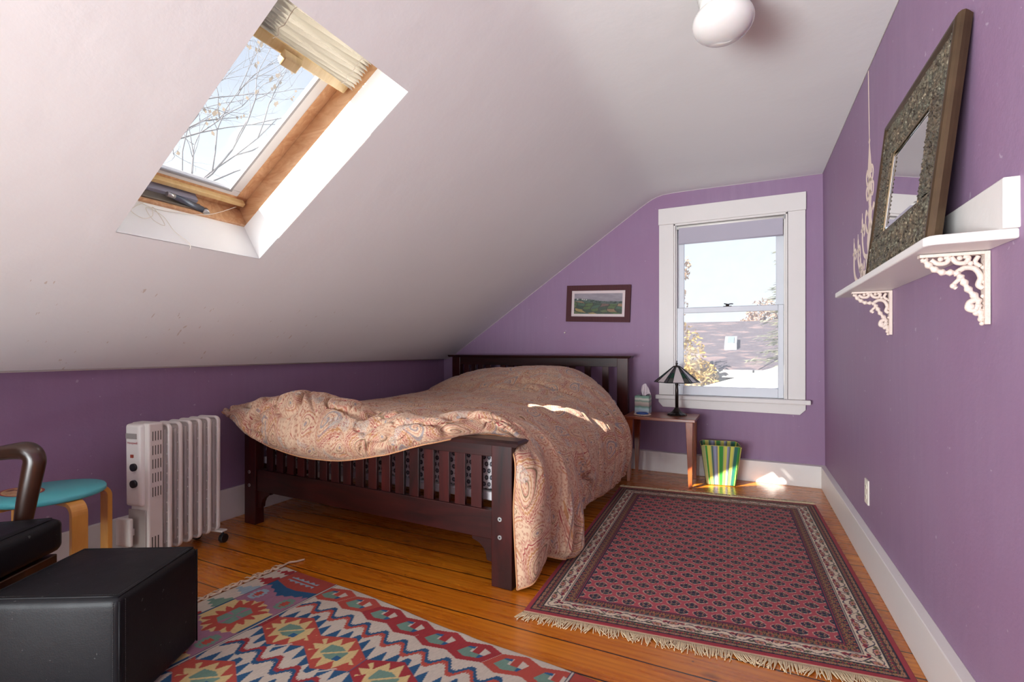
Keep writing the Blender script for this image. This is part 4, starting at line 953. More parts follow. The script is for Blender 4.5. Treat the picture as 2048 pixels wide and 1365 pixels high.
g = NT('striped_card'); tc = g.n('TexCoord'); mp = g.n('Mapping', {'Rotation': (0, 0, math.radians(-8))}); g.l(tc.outputs['Object'], mp.inputs[0]); sp = g.n('SeparateXYZ'); g.l(mp.outputs[0], sp.inputs[0])
w_ = g.math('ADD', .098, g.math('MULTIPLY', sp.outputs['Z'], .139))
geo = g.n('NewGeometry'); ns_ = g.n('SeparateXYZ'); g.l(geo.outputs['True Normal'], ns_.inputs[0])
useY = g.math('GREATER_THAN', g.math('ABSOLUTE', ns_.outputs['X']), .6)
co_ = g.math('ADD', g.math('MULTIPLY', sp.outputs['X'], g.math('SUBTRACT', 1.0, useY)), g.math('MULTIPLY', sp.outputs['Y'], useY))
u_ = g.math('ADD', g.math('DIVIDE', co_, g.math('MULTIPLY', w_, 2.0)), .5, clamp=True)
gr, ye, gy, sa, tl_, pu_ = lin(58, 142, 60), lin(206, 204, 92), lin(130, 128, 142), lin(170, 174, 116), lin(48, 104, 92), lin(150, 156, 180)
g.set(color=g.ramp(u_, [(0, sa), (.09, gr), (.14, ye), (.22, sa), (.25, tl_), (.28, gy), (.31, pu_), (.36, gy), (.40, ye), (.44, gr), (.54, sa), (.57, ye), (.64, pu_), (.67, gy), (.70, tl_), (.72, ye), (.79, sa), (.82, tl_), (.90, gr), (.93, ye), (.96, tl_)], 'CONSTANT'), rough=.32, coat=.2)
o = m.build('basket_body', g.m, wb, solid=.0035)
m = MB(); m.tube(hi, .0022, 6, closed=True); m.build('rim', flat_mat('gold_rim', lin(190, 178, 90), .4), wb)

# ================================================================== oil heater
hx = thing('oil_heater', 'white oil filled radiator heater against the knee wall', 'heater', (-2.47, 1.44, 0))
HA = Vector((-.190, .982, 0)); HB = Vector((-.982, -.190, 0)); HO = Vector((-2.396, 1.248, 0))   # HO: near right bottom corner
def H(a, b, z): return tuple(HO + HA * a + HB * b + Vector((0, 0, z)))   # a along the stack, b to the left
HT = lambda p: H(*p)
HWd = .125
m = MB(); m.prism([(0, .0), (.0, .10), (.020, HWd), (.07, HWd), (.07, 0)], lambda p: H(p[0], p[1], .06), lambda p: H(p[0], p[1], .672)); m.build('control_housing', M_heater, hx, bevel=.008, seg=3)
m = MB(); m.hexa([H(-.014, .030, .300), H(-.014, .118, .300), H(.03, .124, .300), H(.01, .018, .300)], [H(-.020, .030, .668), H(-.018, .116, .668), H(.03, .122, .672), H(.01, .018, .672)]); m.build('control_panel', M_heater, hx, bevel=.012, seg=3)
m = MB(); m.hexa([H(-.0215, .045, .604), H(-.0205, .108, .604), H(-.016, .108, .604), H(-.016, .045, .604)], [H(-.022, .045, .628), H(-.021, .108, .628), H(-.016, .108, .628), H(-.016, .045, .628)]); m.build('carry_grip', flat_mat('shadow_grey', lin(150, 144, 138), .6), hx, bevel=.001)
for zc_ in (.478, .404):
    m = MB(); m.tube([H(-.012, .062, zc_), H(-.026, .062, zc_)], .017, 20); m.build('knob', M_blackplastic, hx)
m = MB(); m.box(-.0215, -.015, .066, .080, .520, .534, HT); m.build('indicator_lamp', flat_mat('red_lamp', lin(150, 60, 40), .3), hx)
M_vent = flat_mat('vent_dark', (.05, .045, .03, 1), .7)
for zr in (.612, .548, .486, .424, .360):
    for k in range(4): MB().box(.0165 + k * .0125, .0195 + k * .0125, -.0012, .003, zr - .020, zr + .022, HT).build('vent_slot', M_vent, hx)
for k in range(3): MB().box(.014 + k * .014, .018 + k * .014, -.0012, .003, .070, .160, HT).build('vent_slot', M_vent, hx)
m = MB(); m.box(-.006, .0, .012, .112, .085, .285, HT); m.build('cord_recess', flat_mat('recess_grey', lin(168, 160, 152), .6), hx, bevel=.003)
m = MB(); m.box(-.045, -.028, .050, .135, .13, .255, HT); m.build('cord_flap', M_heater, hx, bevel=.007, seg=3)
m = MB(); m.box(-.03, .0, .075, .10, .17, .20, HT); m.build('cord_hook', M_heater, hx)
# maker's name
tcv = bpy.data.curves.new('maker_name', 'FONT'); tcv.body = 'Honeywell'; tcv.size = .0135; tcv.extrude = .0002; tcv.align_x = 'CENTER'
to = bpy.data.objects.new('maker_name', tcv); C.objects.link(to)
bpy.context.view_layer.update(); dg = bpy.context.evaluated_depsgraph_get(); tme = bpy.data.meshes.new_from_object(to.evaluated_get(dg)); bpy.data.objects.remove(to)
tmo = bpy.data.objects.new('maker_name', tme); C.objects.link(tmo); tme.materials.clear(); tme.materials.append(flat_mat('red_print', lin(170, 50, 60), .5))
tmo.parent = hx; tmo.matrix_local = Matrix.Translation(Vector(H(-.0215, .076, .582)) - Vector(hx.location)) @ Matrix(((-HB.x, HA.x * -1, -HA.x, 0), (-HB.y, 0, -HA.y, 0), (0, 1, 0, 0), (0, 0, 0, 1))).to_3x3().to_4x4()
tmo.matrix_local = Matrix.Translation(Vector(H(-.0218, .068, .582)) - Vector(hx.location)) @ Matrix.Rotation(math.atan2(-HB.y, -HB.x), 4, 'Z') @ Matrix.Rotation(PI / 2, 4, 'X')
def rrect(hw_, z0, z1, r, n=6):
    pts = []
    for (cx_, cz_, a0) in ((hw_ - r, z0 + r, -PI / 2), (hw_ - r, z1 - r, 0), (-hw_ + r, z1 - r, PI / 2), (-hw_ + r, z0 + r, PI)):
        for k in range(n + 1): a = a0 + k * PI / 2 / n; pts.append((cx_ + r * math.cos(a), cz_ + r * math.sin(a)))
    return pts
for k in range(6):
    a0 = .098 + k * .0535; m = MB(); hwf = .066; bc = HWd / 2 - .001
    path = rrect(hwf, .070, .655, .022)
    n = len(path)
    # rim: C-shaped channel swept round the fin
    sec = [(-.011, -.002), (-.009, .003), (-.003, .0055), (.003, .0055), (.009, .003), (.011, -.002), (.008, -.008), (-.008, -.008)]
    vs = []
    cx0, cz0 = 0, .3625
    for i, (b_, z_) in enumerate(path):
        pA, pB = Vector(path[i - 1]), Vector(path[(i + 1) % n]); t = (pB - pA).normalized(); no = Vector((t.y, -t.x))
        for (da, dn) in sec: vs.append(H(a0 + da, bc + b_ + no.x * dn, z_ + no.y * dn))
    q = len(sec); m.add(vs, [(i * q + j, ((i + 1) % n) * q + j, ((i + 1) % n) * q + (j + 1) % q, i * q + (j + 1) % q) for i in range(n) for j in range(q)], False)
    # web plate and oil columns
    m.prism([(b_ * .94, .3625 + (z_ - .3625) * .985) for b_, z_ in path], lambda p: H(a0 - .002, bc + p[0], p[1]), lambda p: H(a0 + .002, bc + p[0], p[1]))
    for bb in (-.030, .030): m.tube([H(a0, bc + bb, .10), H(a0, bc + bb, .63)], .012, 10, flat=.6)
    for j in range(12): m.box(a0 - .012, a0 + .012, bc - hwf + .006, bc - hwf + .009, .11 + j * .045, .118 + j * .045, HT)
    m.build('fin', M_heater, hx, bevel=.0015)
for z_ in (.11, .61):
    m = MB(); m.tube([H(.06, HWd / 2, z_), H(.375, HWd / 2, z_)], .017, 14); m.build('oil_pipe', M_heater, hx)
for a_ in (.05, .375):
    m = MB(); m.hexa([H(a_ - .018, -.035, .058), H(a_ + .018, -.035, .058), H(a_ + .018, HWd + .035, .058), H(a_ - .018, HWd + .035, .058)], [H(a_ - .018, -.035, .068), H(a_ + .018, -.035, .068), H(a_ + .018, HWd + .035, .068), H(a_ - .018, HWd + .035, .068)]); ft = m.build('foot_bar', M_heater, hx, bevel=.004)
    for b_ in (-.022, HWd + .022):
        m = MB(); m.tube([H(a_ + .004, b_ - .011, .023), H(a_ + .004, b_ + .011, .023)], .023, 20); m.tube([H(a_, b_, .04), H(a_, b_, .062)], .006, 8); m.build('caster', M_blackplastic, ft, bevel=.002)

# ================================================================== stool
sx, sy, sz = -2.455, .925, .452
st = thing('round_stool', 'round turquoise topped stool with bent birch legs by the heater', 'stool', (sx, sy, 0))
M_teal = flat_mat('turquoise_paint', lin(92, 190, 196), .35, .05)
m = MB(); m.lathe([(0, 0), (.170, 0), (.1745, .004), (.1745, .016), (.171, .021), (0, .021)], (sx, sy, sz - .021), 72); m.build('seat', M_teal, st)
N_ = 64; T_ = np.linspace(0, 2 * PI, N_); Rr = np.linspace(0.0, 1, 22); RR, TT = np.meshgrid(Rr, T_, indexing='ij')
mx_, my_ = sx - .068, sy - .055
P = np.stack([mx_ + .075 * RR * np.cos(TT) * 1.25, my_ + .075 * RR * np.sin(TT) * .8, np.full_like(RR, sz + .0008)], -1)
cc = np.zeros(RR.shape + (3,)); nn_ = fbm(P[..., 0] * 70, P[..., 1] * 70)
cc[:] = L_(196, 140, 92); cc[nn_ > .5] = L_(214, 178, 130); cc[nn_ < .36] = L_(120, 60, 44); cc[RR > .86] = L_(176, 72, 52); cc[(RR > .80) & (RR <= .86)] = L_(226, 190, 130)
so = grid_obj('painted_medallion', P, attr_mat('painted_motif', .4, 0), st, cols=cc, flip=False)
so['label'] = 'orange painted oval motif on the seat'
for ang in (4.0, 94.0, 184.0, 274.0):
    a = math.radians(ang); dx_, dy_ = math.cos(a), math.sin(a); tx_, ty_ = -dy_, dx_
    cl_ = [(.05, sz - .036), (.155, sz - .036)]
    path = [(.04, sz - .030), (.13, sz - .030)] + [(.155 + .042 * math.sin(q), sz - .072 + .042 * math.cos(q)) for q in np.linspace(0, PI / 2, 10)] + [(.197, .2), (.197, .012), (.197, 0)]
    th = .009; hw_ = .026; vs = []
    for i, (r, z) in enumerate(path):
        p0, p1 = Vector(path[max(i - 1, 0)]), Vector(path[min(i + 1, len(path) - 1)]); t = (p1 - p0).normalized(); no = Vector((-t.y, t.x))
        for (sn, sw) in ((1, -1), (1, 1), (-1, 1), (-1, -1)):
            rr2, zz2 = r + no.x * th * sn, z + no.y * th * sn; vs.append((sx + dx_ * rr2 + tx_ * hw_ * sw, sy + dy_ * rr2 + ty_ * hw_ * sw, max(zz2, 0)))
    m = MB(); m.add(vs, [(i * 4 + j, i * 4 + (j + 1) % 4, (i + 1) * 4 + (j + 1) % 4, (i + 1) * 4 + j) for i in range(len(path) - 1) for j in range(4)] + [(3, 2, 1, 0), tuple(len(vs) - 4 + j for j in range(4))])
    m.build('leg', M_birch, st, bevel=.002)

# ================================================================== ottoman
OC = Vector((-1.502, .713, 0)); OE1 = Vector((-.164, .307, 0)).normalized(); OE2 = Vector((-.307, -.164, 0)).normalized()
def OT(a, b, z): return tuple(OC + OE1 * a + OE2 * b + Vector((0, 0, z)))
OL = .348; OW = .375; OH = .338
oc = OT(OL / 2, OW / 2, 0)
of = thing('ottoman', 'black leather cube ottoman in the near left corner', 'ottoman', oc)
def soft_box(T, L, Wd_, z0, z1, puff, n=26, r=.018, name='body', mat=None, parent=None):
    """rounded leather cube with slightly domed faces"""
    bm = bmesh.new(); bmesh.ops.create_cube(bm, size=2.0); bmesh.ops.subdivide_edges(bm, edges=bm.edges, cuts=n, use_grid_fill=True)
    org = world_loc(parent); hx_, hy_, hz_ = L / 2, Wd_ / 2, (z1 - z0) / 2
    for v in bm.verts:
        x, y, z = v.co; P_ = Vector((x * hx_, y * hy_, z * hz_))
        q = Vector((max(-(hx_ - r), min(hx_ - r, P_.x)), max(-(hy_ - r), min(hy_ - r, P_.y)), max(-(hz_ - r), min(hz_ - r, P_.z)))); d = P_ - q
        if d.length > 1e-6: P_ = q + d.normalized() * min(r, d.length if d.length < r else r)
        bx, by, bz = (1 - x * x), (1 - y * y), (1 - z * z)
        if abs(z) > .999: P_.z += math.copysign(puff * bx * by, z) if z > 0 else 0
        if abs(x) > .999: P_.x += math.copysign(puff * .5 * by * bz, x)
        if abs(y) > .999: P_.y += math.copysign(puff * .5 * bx * bz, y)
        v.co = Vector(T(P_.x + L / 2, P_.y + Wd_ / 2, P_.z + (z0 + z1) / 2)) - org
    bmesh.ops.recalc_face_normals(bm, faces=bm.faces)
    for f in bm.faces: f.smooth = True
    me = bpy.data.meshes.new(name); bm.to_mesh(me); bm.free(); me.materials.append(mat); o = bpy.data.objects.new(name, me); C.objects.link(o); o.parent = parent; return o
soft_box(OT, OL, OW, .016, OH, .010, name='body', mat=M_black, parent=of)
m = MB(); e_ = .006
loop = []
for (a0, b0, a1, b1) in ((.012, .012, OL - .012, .012), (OL - .012, .012, OL - .012, OW - .012), (OL - .012, OW - .012, .012, OW - .012), (.012, OW - .012, .012, .012)):
    for k in range(12): f = k / 12; loop.append(OT(a0 + (a1 - a0) * f, b0 + (b1 - b0) * f, OH - .0005))
m.tube(loop, .0026, 6, closed=True)
for (a, b) in ((.004, .004), (OL - .004, .004), (OL - .004, OW - .004), (.004, OW - .004)): m.tube([OT(a, b, .02), OT(a, b, OH - .010)], .0026, 6)
m.build('seam_piping', M_black, of)
m = MB()
for k in range(70):
    f = k / 70; 
    for (pa, pb) in ((lambda f: OT(.02 + (OL - .04) * f, .020, OH + .0008), 0), (lambda f: OT(.020, .02 + (OW - .04) * f, OH + .0008), 0)):
        m.tube([pa(f), pa(f + .009)], .0009, 5)
for k in range(60):
    z_ = .03 + k * .005
    m.tube([OT(.018, -.001, z_), OT(.018, -.001, z_ + .003)], .0009, 5); m.tube([OT(-.001, .018, z_), OT(-.001, .018, z_ + .003)], .0009, 5)
m.build('stitching', M_thread, of)
for (a, b) in ((.03, .03), (OL - .03, .03), (OL - .03, OW - .03), (.03, OW - .03)):
    m = MB(); m.lathe([(.014, .0085), (.014, .022)], OT(a, b, 0), 14); m.build('foot', M_blackplastic, of)

# ================================================================== armchair
CD = Vector((.851, .524, 0)); CL = Vector((-.524, .851, 0)); CO = Vector((-2.100, .838, 0))   # far front corner of the seat; CD = facing, CL = toward far side
def CH(f, s, z): return tuple(CO + CD * f + CL * s + Vector((0, 0, z)))   # f<0 back, s<0 toward near side
ac = thing('armchair', 'dark walnut open armchair with a black leather seat at the left edge', 'armchair', CH(-.25, -.30, 0))
def CHs(a, b, z): return CH(a - .50, b - .56, z + .028 * (a / .50))
soft_box(CHs, .50, .56, .290, .405, .012, n=20, r=.028, name='seat_cushion', mat=M_black, parent=ac)
m = MB(); pts = [CHs(.480, .035 + .49 * k / 30, .4045) for k in range(31)]; m.tube(pts, .002, 6); pts = [CHs(.03 + .44 * k / 30, .540, .4045) for k in range(31)]; m.tube(pts, .002, 6); m.build('cushion_piping', M_black, ac)
m = MB(); m.hexa([CH(-.50, -.58, .235), CH(-.012, -.56, .262), CH(-.012, -.02, .262), CH(-.50, .0, .235)], [CH(-.50, -.58, .285), CH(-.012, -.56, .312), CH(-.012, -.02, .312), CH(-.50, .0, .285)]); m.build('seat_rail', M_teak, ac, bevel=.004)
for s_, sg in ((.016, 1), (-.60, -1)):
    # front leg and arm: one bent, tapering piece
    fl = [CH(-.175, s_, 0), CH(-.170, s_, .15), CH(-.160, s_, .32), CH(-.140, s_, .46), CH(-.118, s_, .58), CH(-.112, s_, .625), CH(-.128, s_, .650), CH(-.165, s_ + sg * .002, .654), CH(-.25, s_ + sg * .01, .642), CH(-.38, s_ + sg * .02, .618), CH(-.54, s_ + sg * .01, .588)]
    pts = bez(fl, 7); n_ = len(pts); k6 = 7 * 6
    rad = [.018 + .015 * sm(i / (k6 * .75)) - .010 * sm((i - k6) / 16) for i in range(n_)]
    m = MB(); m.tube(pts, [float(r_) for r_ in rad], 16, flat=.80, up=tuple(CD)); m.build('arm_frame', M_teak, ac)
    m = MB(); m.tube(bez([CH(-.62, s_, 0), CH(-.54, s_, .25), CH(-.50, s_, .45), CH(-.49, s_, .60), CH(-.54, s_ - sg * .02, .80)], 6), .018, 12); m.build('rear_leg', M_teak, ac)
def CHb(a, b, z): return CH(-.50 - .16 * (z - .40) - .10 + a, b - .56, z)
soft_box(CHb, .09, .56, .41, .80, .012, n=16, r=.028, name='back_cushion', mat=M_black, parent=ac)

# ================================================================== rugs
def rug_grid(origin, ex, ey, Lx, Ly, step, z, wav):
    nx, ny_ = int(Lx / step) + 1, int(Ly / step) + 1
    xs_ = np.linspace(0, Lx, nx); ys_ = np.linspace(0, Ly, ny_); XX, YY = np.meshgrid(xs_, ys_, indexing='ij')
    P = np.zeros((nx, ny_, 3)); P[..., :2] = np.array(origin)[None, None] + XX[..., None] * np.array(ex) + YY[..., None] * np.array(ey)
    P[..., 2] = z + wav(XX, YY); return XX, YY, P
def skirted(P, cols, zlow=.001):
    """drop an extra ring to the floor so the rug has thickness"""
    Q = np.pad(P, ((1, 1), (1, 1), (0, 0)), mode='edge'); Cc = np.pad(cols, ((1, 1), (1, 1), (0, 0)), mode='edge')
    for sl in ((0, slice(None)), (-1, slice(None)), (slice(None), 0), (slice(None), -1)): Q[sl][..., 2] = zlow
    return Q, Cc
def fringe(name, mat, parent, p0, p1, outd, n, ln, rnd, z=.006, curl=.35, knots=False):
    m = MB(); R_ = random.Random(rnd); p0 = Vector(p0); p1 = Vector(p1); outd = Vector(outd).normalized(); al = (p1 - p0).normalized()
    drift = 0
    for i in range(n):
        f = (i + R_.uniform(-.3, .3)) / n; b = p0 + (p1 - p0) * min(max(f, 0), 1)
        drift = .8 * drift + R_.uniform(-.3, .3)
        L1 = ln * R_.uniform(.65, 1.15); ang = drift * curl * 1.6 + R_.uniform(-curl, curl) * .5
        d1 = outd * math.cos(ang) + al * math.sin(ang); d2 = outd * math.cos(ang * 2.2) + al * math.sin(ang * 2.2)
        pts = [b + Vector((0, 0, z)), b + d1 * L1 * .45 + Vector((0, 0, z * 1.1)), b + d1 * L1 * .5 + d2 * L1 * .5 + Vector((0, 0, .0035))]
        m.tube(bez([tuple(p) for p in pts], 3), [.0024, .0026, .0024, .0022, .0020, .0016, .0010], 4)
        if knots and R_.random() < .4: m.ball(tuple(b + d1 * .012 + Vector((0, 0, z))), .005, 6, 4)
    return m.build(name, mat, parent)
# ---- oriental rug
ra = np.array([-.761, 1.690]); rb_ = np.array([-.820, 3.514]); rc_ = np.array([.409, 3.613]); rd_ = np.array([.500, 1.862])
og = (rb_ - ra) / np.linalg.norm(rb_ - ra); oh = np.array([og[1], -og[0]])
RLx, RLy = 1.232, 1.824
shear = ((rd_ - ra) @ og) / RLx      # ends are cut slightly out of square
step = .003
nx, ny_ = int(RLx / step) + 1, int(RLy / step) + 1
XX, YY = np.meshgrid(np.linspace(0, RLx, nx), np.linspace(0, RLy, ny_), indexing='ij')
P = np.zeros((nx, ny_, 3)); P[..., :2] = ra[None, None] + XX[..., None] * (oh + og * .075) / 1.0 + YY[..., None] * og
P[..., 2] = .0075 + .0020 * (fbm(XX * 3, YY * 3) - .45)
RO_RED = L_(158, 48, 60); RO_FLD = L_(172, 74, 82); NAVY = L_(24, 24, 58); CRM = L_(216, 198, 172); GOLD = L_(176, 124, 72); OLV = L_(100, 96, 70); ROSE = L_(196, 132, 122); BLK = L_(30, 24, 34)
col = np.zeros(XX.shape + (3,)); col[:] = RO_FLD * (.9 + .25 * fbm(XX * 4, YY * 9))[..., None]
# field botehs on a staggered lattice of knots
ax_, by_ = .0656, .0535
rowi = np.floor((YY - .005) / by_).astype(int); xx2 = XX - .168 + (rowi % 2) * ax_ / 2 + .01; cu = (xx2 / ax_) % 1 - .5; cvv = ((YY - .005) / by_) % 1 - .5
ki = np.round(cu * ax_ / .0036).astype(int); kj = np.round(cvv * by_ / .0036).astype(int)
rad = np.sqrt((cu * ax_) ** 2 + (cvv * by_ * 1.08) ** 2); lob = .0222 + .0016 * np.cos(4 * np.arctan2(cvv * by_, cu * ax_) + .6)
ins = rad < lob; hv = hsh(np.abs(ki) + 3, kj + 50)
sel = np.where((hv < .62)[..., None], NAVY, np.where((hv < .74)[..., None], OLV, np.where((hv < .87)[..., None], GOLD * .9, ROSE)))
col[ins] = sel[ins]
outl = (rad >= lob) & (rad < lob + .0042) & (hsh(ki + 90, kj + 9) > .48); col[outl] = CRM[None] * .85
# borders by distance to nearest edge
dL, dR, dB, dT = XX, RLx - XX, YY, RLy - YY
dm = np.minimum(np.minimum(dL, dR), np.minimum(dB, dT)); horiz = (np.minimum(dB, dT) < np.minimum(dL, dR)); ss = np.where(horiz, XX, YY)
def band(a, b): return (dm >= a) & (dm < b)
q = band(0, .168); col[q] = BLK
def hashband(a, b, sc, pal, seed):
    q = band(a, b); i_ = np.floor(ss / sc).astype(int); j_ = np.floor((dm - a) / sc).astype(int); pitch = max(2, int(.036 / sc))
    i2 = np.abs((i_ % pitch) - pitch // 2); hv_ = hsh(i2 + seed, j_ + seed * 3); idx = (hv_ * len(pal)).astype(int).clip(0, len(pal) - 1)
    col[q] = np.array(pal)[idx][q]
hashband(.022, .036, .0036, [NAVY, GOLD, BLK, ROSE * .8, OLV, GOLD * .8], 5)
hashband(.039, .052, .0036, [NAVY, BLK, GOLD, OLV, NAVY, RO_RED], 11)
hashband(.121, .156, .0036, [NAVY, BLK, GOLD, NAVY, OLV, RO_RED, GOLD * .7], 23)
q = band(0, .018); col[q] = RO_RED * (.9 + .2 * fbm(XX * 20, YY * 20)[q][:, None])
col[band(.0365, .0385)] = CRM * .8; col[band(.0185, .0215)] = NAVY; col[band(.053, .0565)] = NAVY
# ivory main border with a vine and botehs
q = band(.0575, .1130); col[q] = (CRM * (.92 + .2 * fbm(XX * 30, YY * 30))[..., None])[q]
per = .112; t_ = (ss / per) % 1; dd = dm - .0852
vine = .019 * np.sin(2 * PI * t_); vline = np.abs(dd - vine) < .0024; col[q & vline] = NAVY * 1.3
for (t0, d0, sgn_) in ((.25, -.012, 1), (.75, .012, -1)):
    ex_ = ((t_ - t0 + .5) % 1 - .5) * per; ey_ = dd - d0; ex_ = ex_ + sgn_ * ey_ * .5
    re = np.sqrt((ex_ / .023) ** 2 + (ey_ / .0115) ** 2); bump_ = .12 * np.cos(6 * np.arctan2(ey_, ex_))
    col[q & (re + bump_ < 1.0)] = NAVY; col[q & (re + bump_ < .72)] = ROSE; col[q & (re < .42)] = GOLD * .9; col[q & (re < .18)] = BLK
for (t0, d0) in ((.5, -.016), (0., .016), (.5, .014), (0, -.014)):
    ex_ = ((t_ - t0 + .5) % 1 - .5) * per; ey_ = dd - d0; re = np.sqrt((ex_ / .011) ** 2 + (ey_ / .0065) ** 2); col[q & (re < 1)] = OLV * 1.2 if d0 < 0 else RO_RED * .9; col[q & (re < .4)] = NAVY
col[band(.1130, .1160)] = NAVY; col[band(.1160, .1180)] = CRM * .85; col[band(.1180, .1205)] = NAVY
col[band(.156, .1590)] = NAVY * 1.1; col[band(.1590, .1620)] = RO_RED; col[band(.1620, .1660)] = NAVY * 1.1
# warm worn patches
col *= (.92 + .22 * fbm(XX * 2.2 + 9, YY * 2.2))[..., None]
M_pile = attr_mat('wool_pile', .95, .5, 500, sheen=.05)
orug = thing('oriental_rug', 'red oriental rug with navy boteh field and ivory vine border', 'rug', (float(ra[0]) + .6, float(ra[1]) + .9, 0))
Q, Cc = skirted(P, col); grid_obj('pile', Q, M_pile, orug, cols=Cc, smooth=True)
M_fr = flat_mat('cotton_fringe', lin(214, 194, 158), .9, .12, 90)
pA = Vector((*P[0, 0, :2], 0)); pB = Vector((*P[-1, 0, :2], 0)); pC = Vector((*P[0, -1, :2], 0)); pD = Vector((*P[-1, -1, :2], 0)); og3 = Vector((og[0], og[1], 0))
m = MB(); m.hexa([pA - og3 * .014, pB - og3 * .014, pB, pA], [p + Vector((0, 0, .006)) for p in (pA - og3 * .014, pB - og3 * .014, pB, pA)]); m.build('end_selvage', M_fr, orug); m = MB(); m.hexa([pC, pD, pD + og3 * .010, pC + og3 * .010], [p + Vector((0, 0, .006)) for p in (pC, pD, pD + og3 * .010, pC + og3 * .010)]); m.build('end_selvage', M_fr, orug)
f_ = fringe('fringe', M_fr, orug, pA - og3 * .012, pB - og3 * .012, -og3, 330, .052, 4); fringe('fringe', M_fr, orug, pC + og3 * .008, pD + og3 * .008, og3, 280, .062, 5, z=.011)

# ---- kilim
kc0 = np.array([-1.905, 1.565]); ke1 = np.array([.9952, -.0980]); ke2 = np.array([ke1[1], -ke1[0]])
KL, KW = 1.78, 1.26; step = .003
def kwav(X, Y): return .0018 * (fbm(X * 4, Y * 4) - .45) + .004 * np.exp(-((X - 1.02) / .04) ** 2) * np.exp(-(Y / .03) ** 2)
XX, YY, P = rug_grid(kc0, ke1, ke2, KL, KW, step, .0045, kwav)
wob = .008 * np.sin(XX * 7 + 1) * (1 - YY / KW); P[..., :2] += wob[..., None] * ke2
Sx, Ty = XX, YY
KC_, KB, KR1, KR2, KT, KY, KP, KLB = L_(206, 194, 178), L_(30, 84, 124), L_(182, 74, 60), L_(160, 44, 50), L_(112, 146, 130), L_(216, 190, 132), L_(160, 112, 134), L_(150, 172, 184)
col = np.zeros(XX.shape + (3,)); col[:] = KC_
tri = lambda x: np.abs((x % 1) - .5) * 2      # 0..1..0
def put(mask, c): col[mask] = c
def hexd(cx_, cy_, a, b, skew=0.0):
    """hexagon 'distance': 1 at the outline; flat sides at s=+-a, points at t=+-b"""
    dx_ = np.abs(Sx - cx_ + skew * (Ty - cy_)); dy_ = np.abs(Ty - cy_); return np.maximum(dx_ / a, (dy_ / b) * .72 + (dx_ / a) * .28)
inmain = (Sx > .352) & (Sx < 1.435)
# jagged blue rows with medallions
rows = [.312, .602, .892]
def tooth(v, n): return np.abs(((v * n) % 1) - .5) * 2
for ri, ty_ in enumerate(rows):
    kx = (Sx - .487) / .2335; kk = np.round(kx); dx_ = np.abs(Sx - (.487 + kk * .2335)); sx_ = Sx - (.487 + kk * .2335); sy_ = Ty - ty_; dy_ = np.abs(sy_)
    hh_ = dy_ + .45 * dx_
    put(inmain & (hh_ < .140 - .058 * tooth(sx_ + .02, 22)) & (dy_ < .112), KB)
    put(inmain & (dx_ > .100) & (dy_ < .030), KB)
    d_ = np.maximum(dx_ / .1165, (dy_ + .50 * dx_) / .092)
    redm = inmain & (d_ < 1.0); alt = ((kk + ri) % 3 == 2); put(redm & ~alt, KR1); put(redm & alt, KR2)
    put(inmain & (dy_ + .50 * dx_ < .084 - .040 * tooth(sx_ + .014, 21)) & (dx_ < .104 - .034 * tooth(sy_ + .01, 30)), KY)
    c3 = inmain & (np.maximum(dx_ / .044, (dy_ + .25 * dx_) / .034) < 1); put(c3, KT); put(c3 & (np.abs(sx_ + 1.2 * sy_) < .006), KY); put(c3 & (sx_ > .020) & (sy_ > .004), KB * 1.2)
    put(inmain & (np.abs(sx_ + .9 * sy_ - .115) < .0045) & (dy_ > .045) & (dy_ < .115), KC_)
# zigzag double stripes
for (t0, up) in ((.166, 1), (.452, -1), (.748, 1), (1.04, -1)):
    zz_ = t0 + .024 * (tri(Sx / .094 + .2) * 2 - 1) + .002 * np.sign(np.sin(Sx * 2 * PI / .009)) 
    zz_ = t0 + .020 * np.clip(3.2 * (tri(Sx / .094 + .2) - .5), -1, 1) + .0018 * np.sign(np.sin(Sx * 2 * PI / .009))
    put(inmain & (Sx > .36) & (np.abs(Ty - zz_ + up * .008) < .0085), KB * .95); put(inmain & (Sx > .36) & (np.abs(Ty - zz_ - up * .009) < .0085), KR1 if t0 < .3 else KR2)
# chains of hooked hexagons along both long edges
for (tc_, sgn_) in ((.064, 1), (KW - .064, -1)):
    for k in range(0, 8):
        cx_ = .408 + k * .1405; redc = KR2 if 2 <= k <= 5 else KR1
        x_ = Sx - cx_; y_ = (Ty - tc_) * sgn_; xr = x_ + .45 * y_
        d_ = np.maximum(np.abs(x_ + .5 * y_) / .070, np.abs(y_) / .036 * .62 + np.abs(x_ + .5 * y_) / .070 * .40)
        on = inmain & (d_ < 1.0); put(on, redc)
        inner = inmain & (d_ < .60); put(inner, KC_)
        hook = inner & ((y_ > .004) | (x_ < -.012)); put(hook, KT)
        put(inner & (np.abs(x_ - .010) < .014) & (y_ < .004), redc); put(inner & (x_ > .022) & (y_ > .004), KB * 1.25); put(inner & (x_ < -.006) & (y_ < -.014), KB * 1.25)
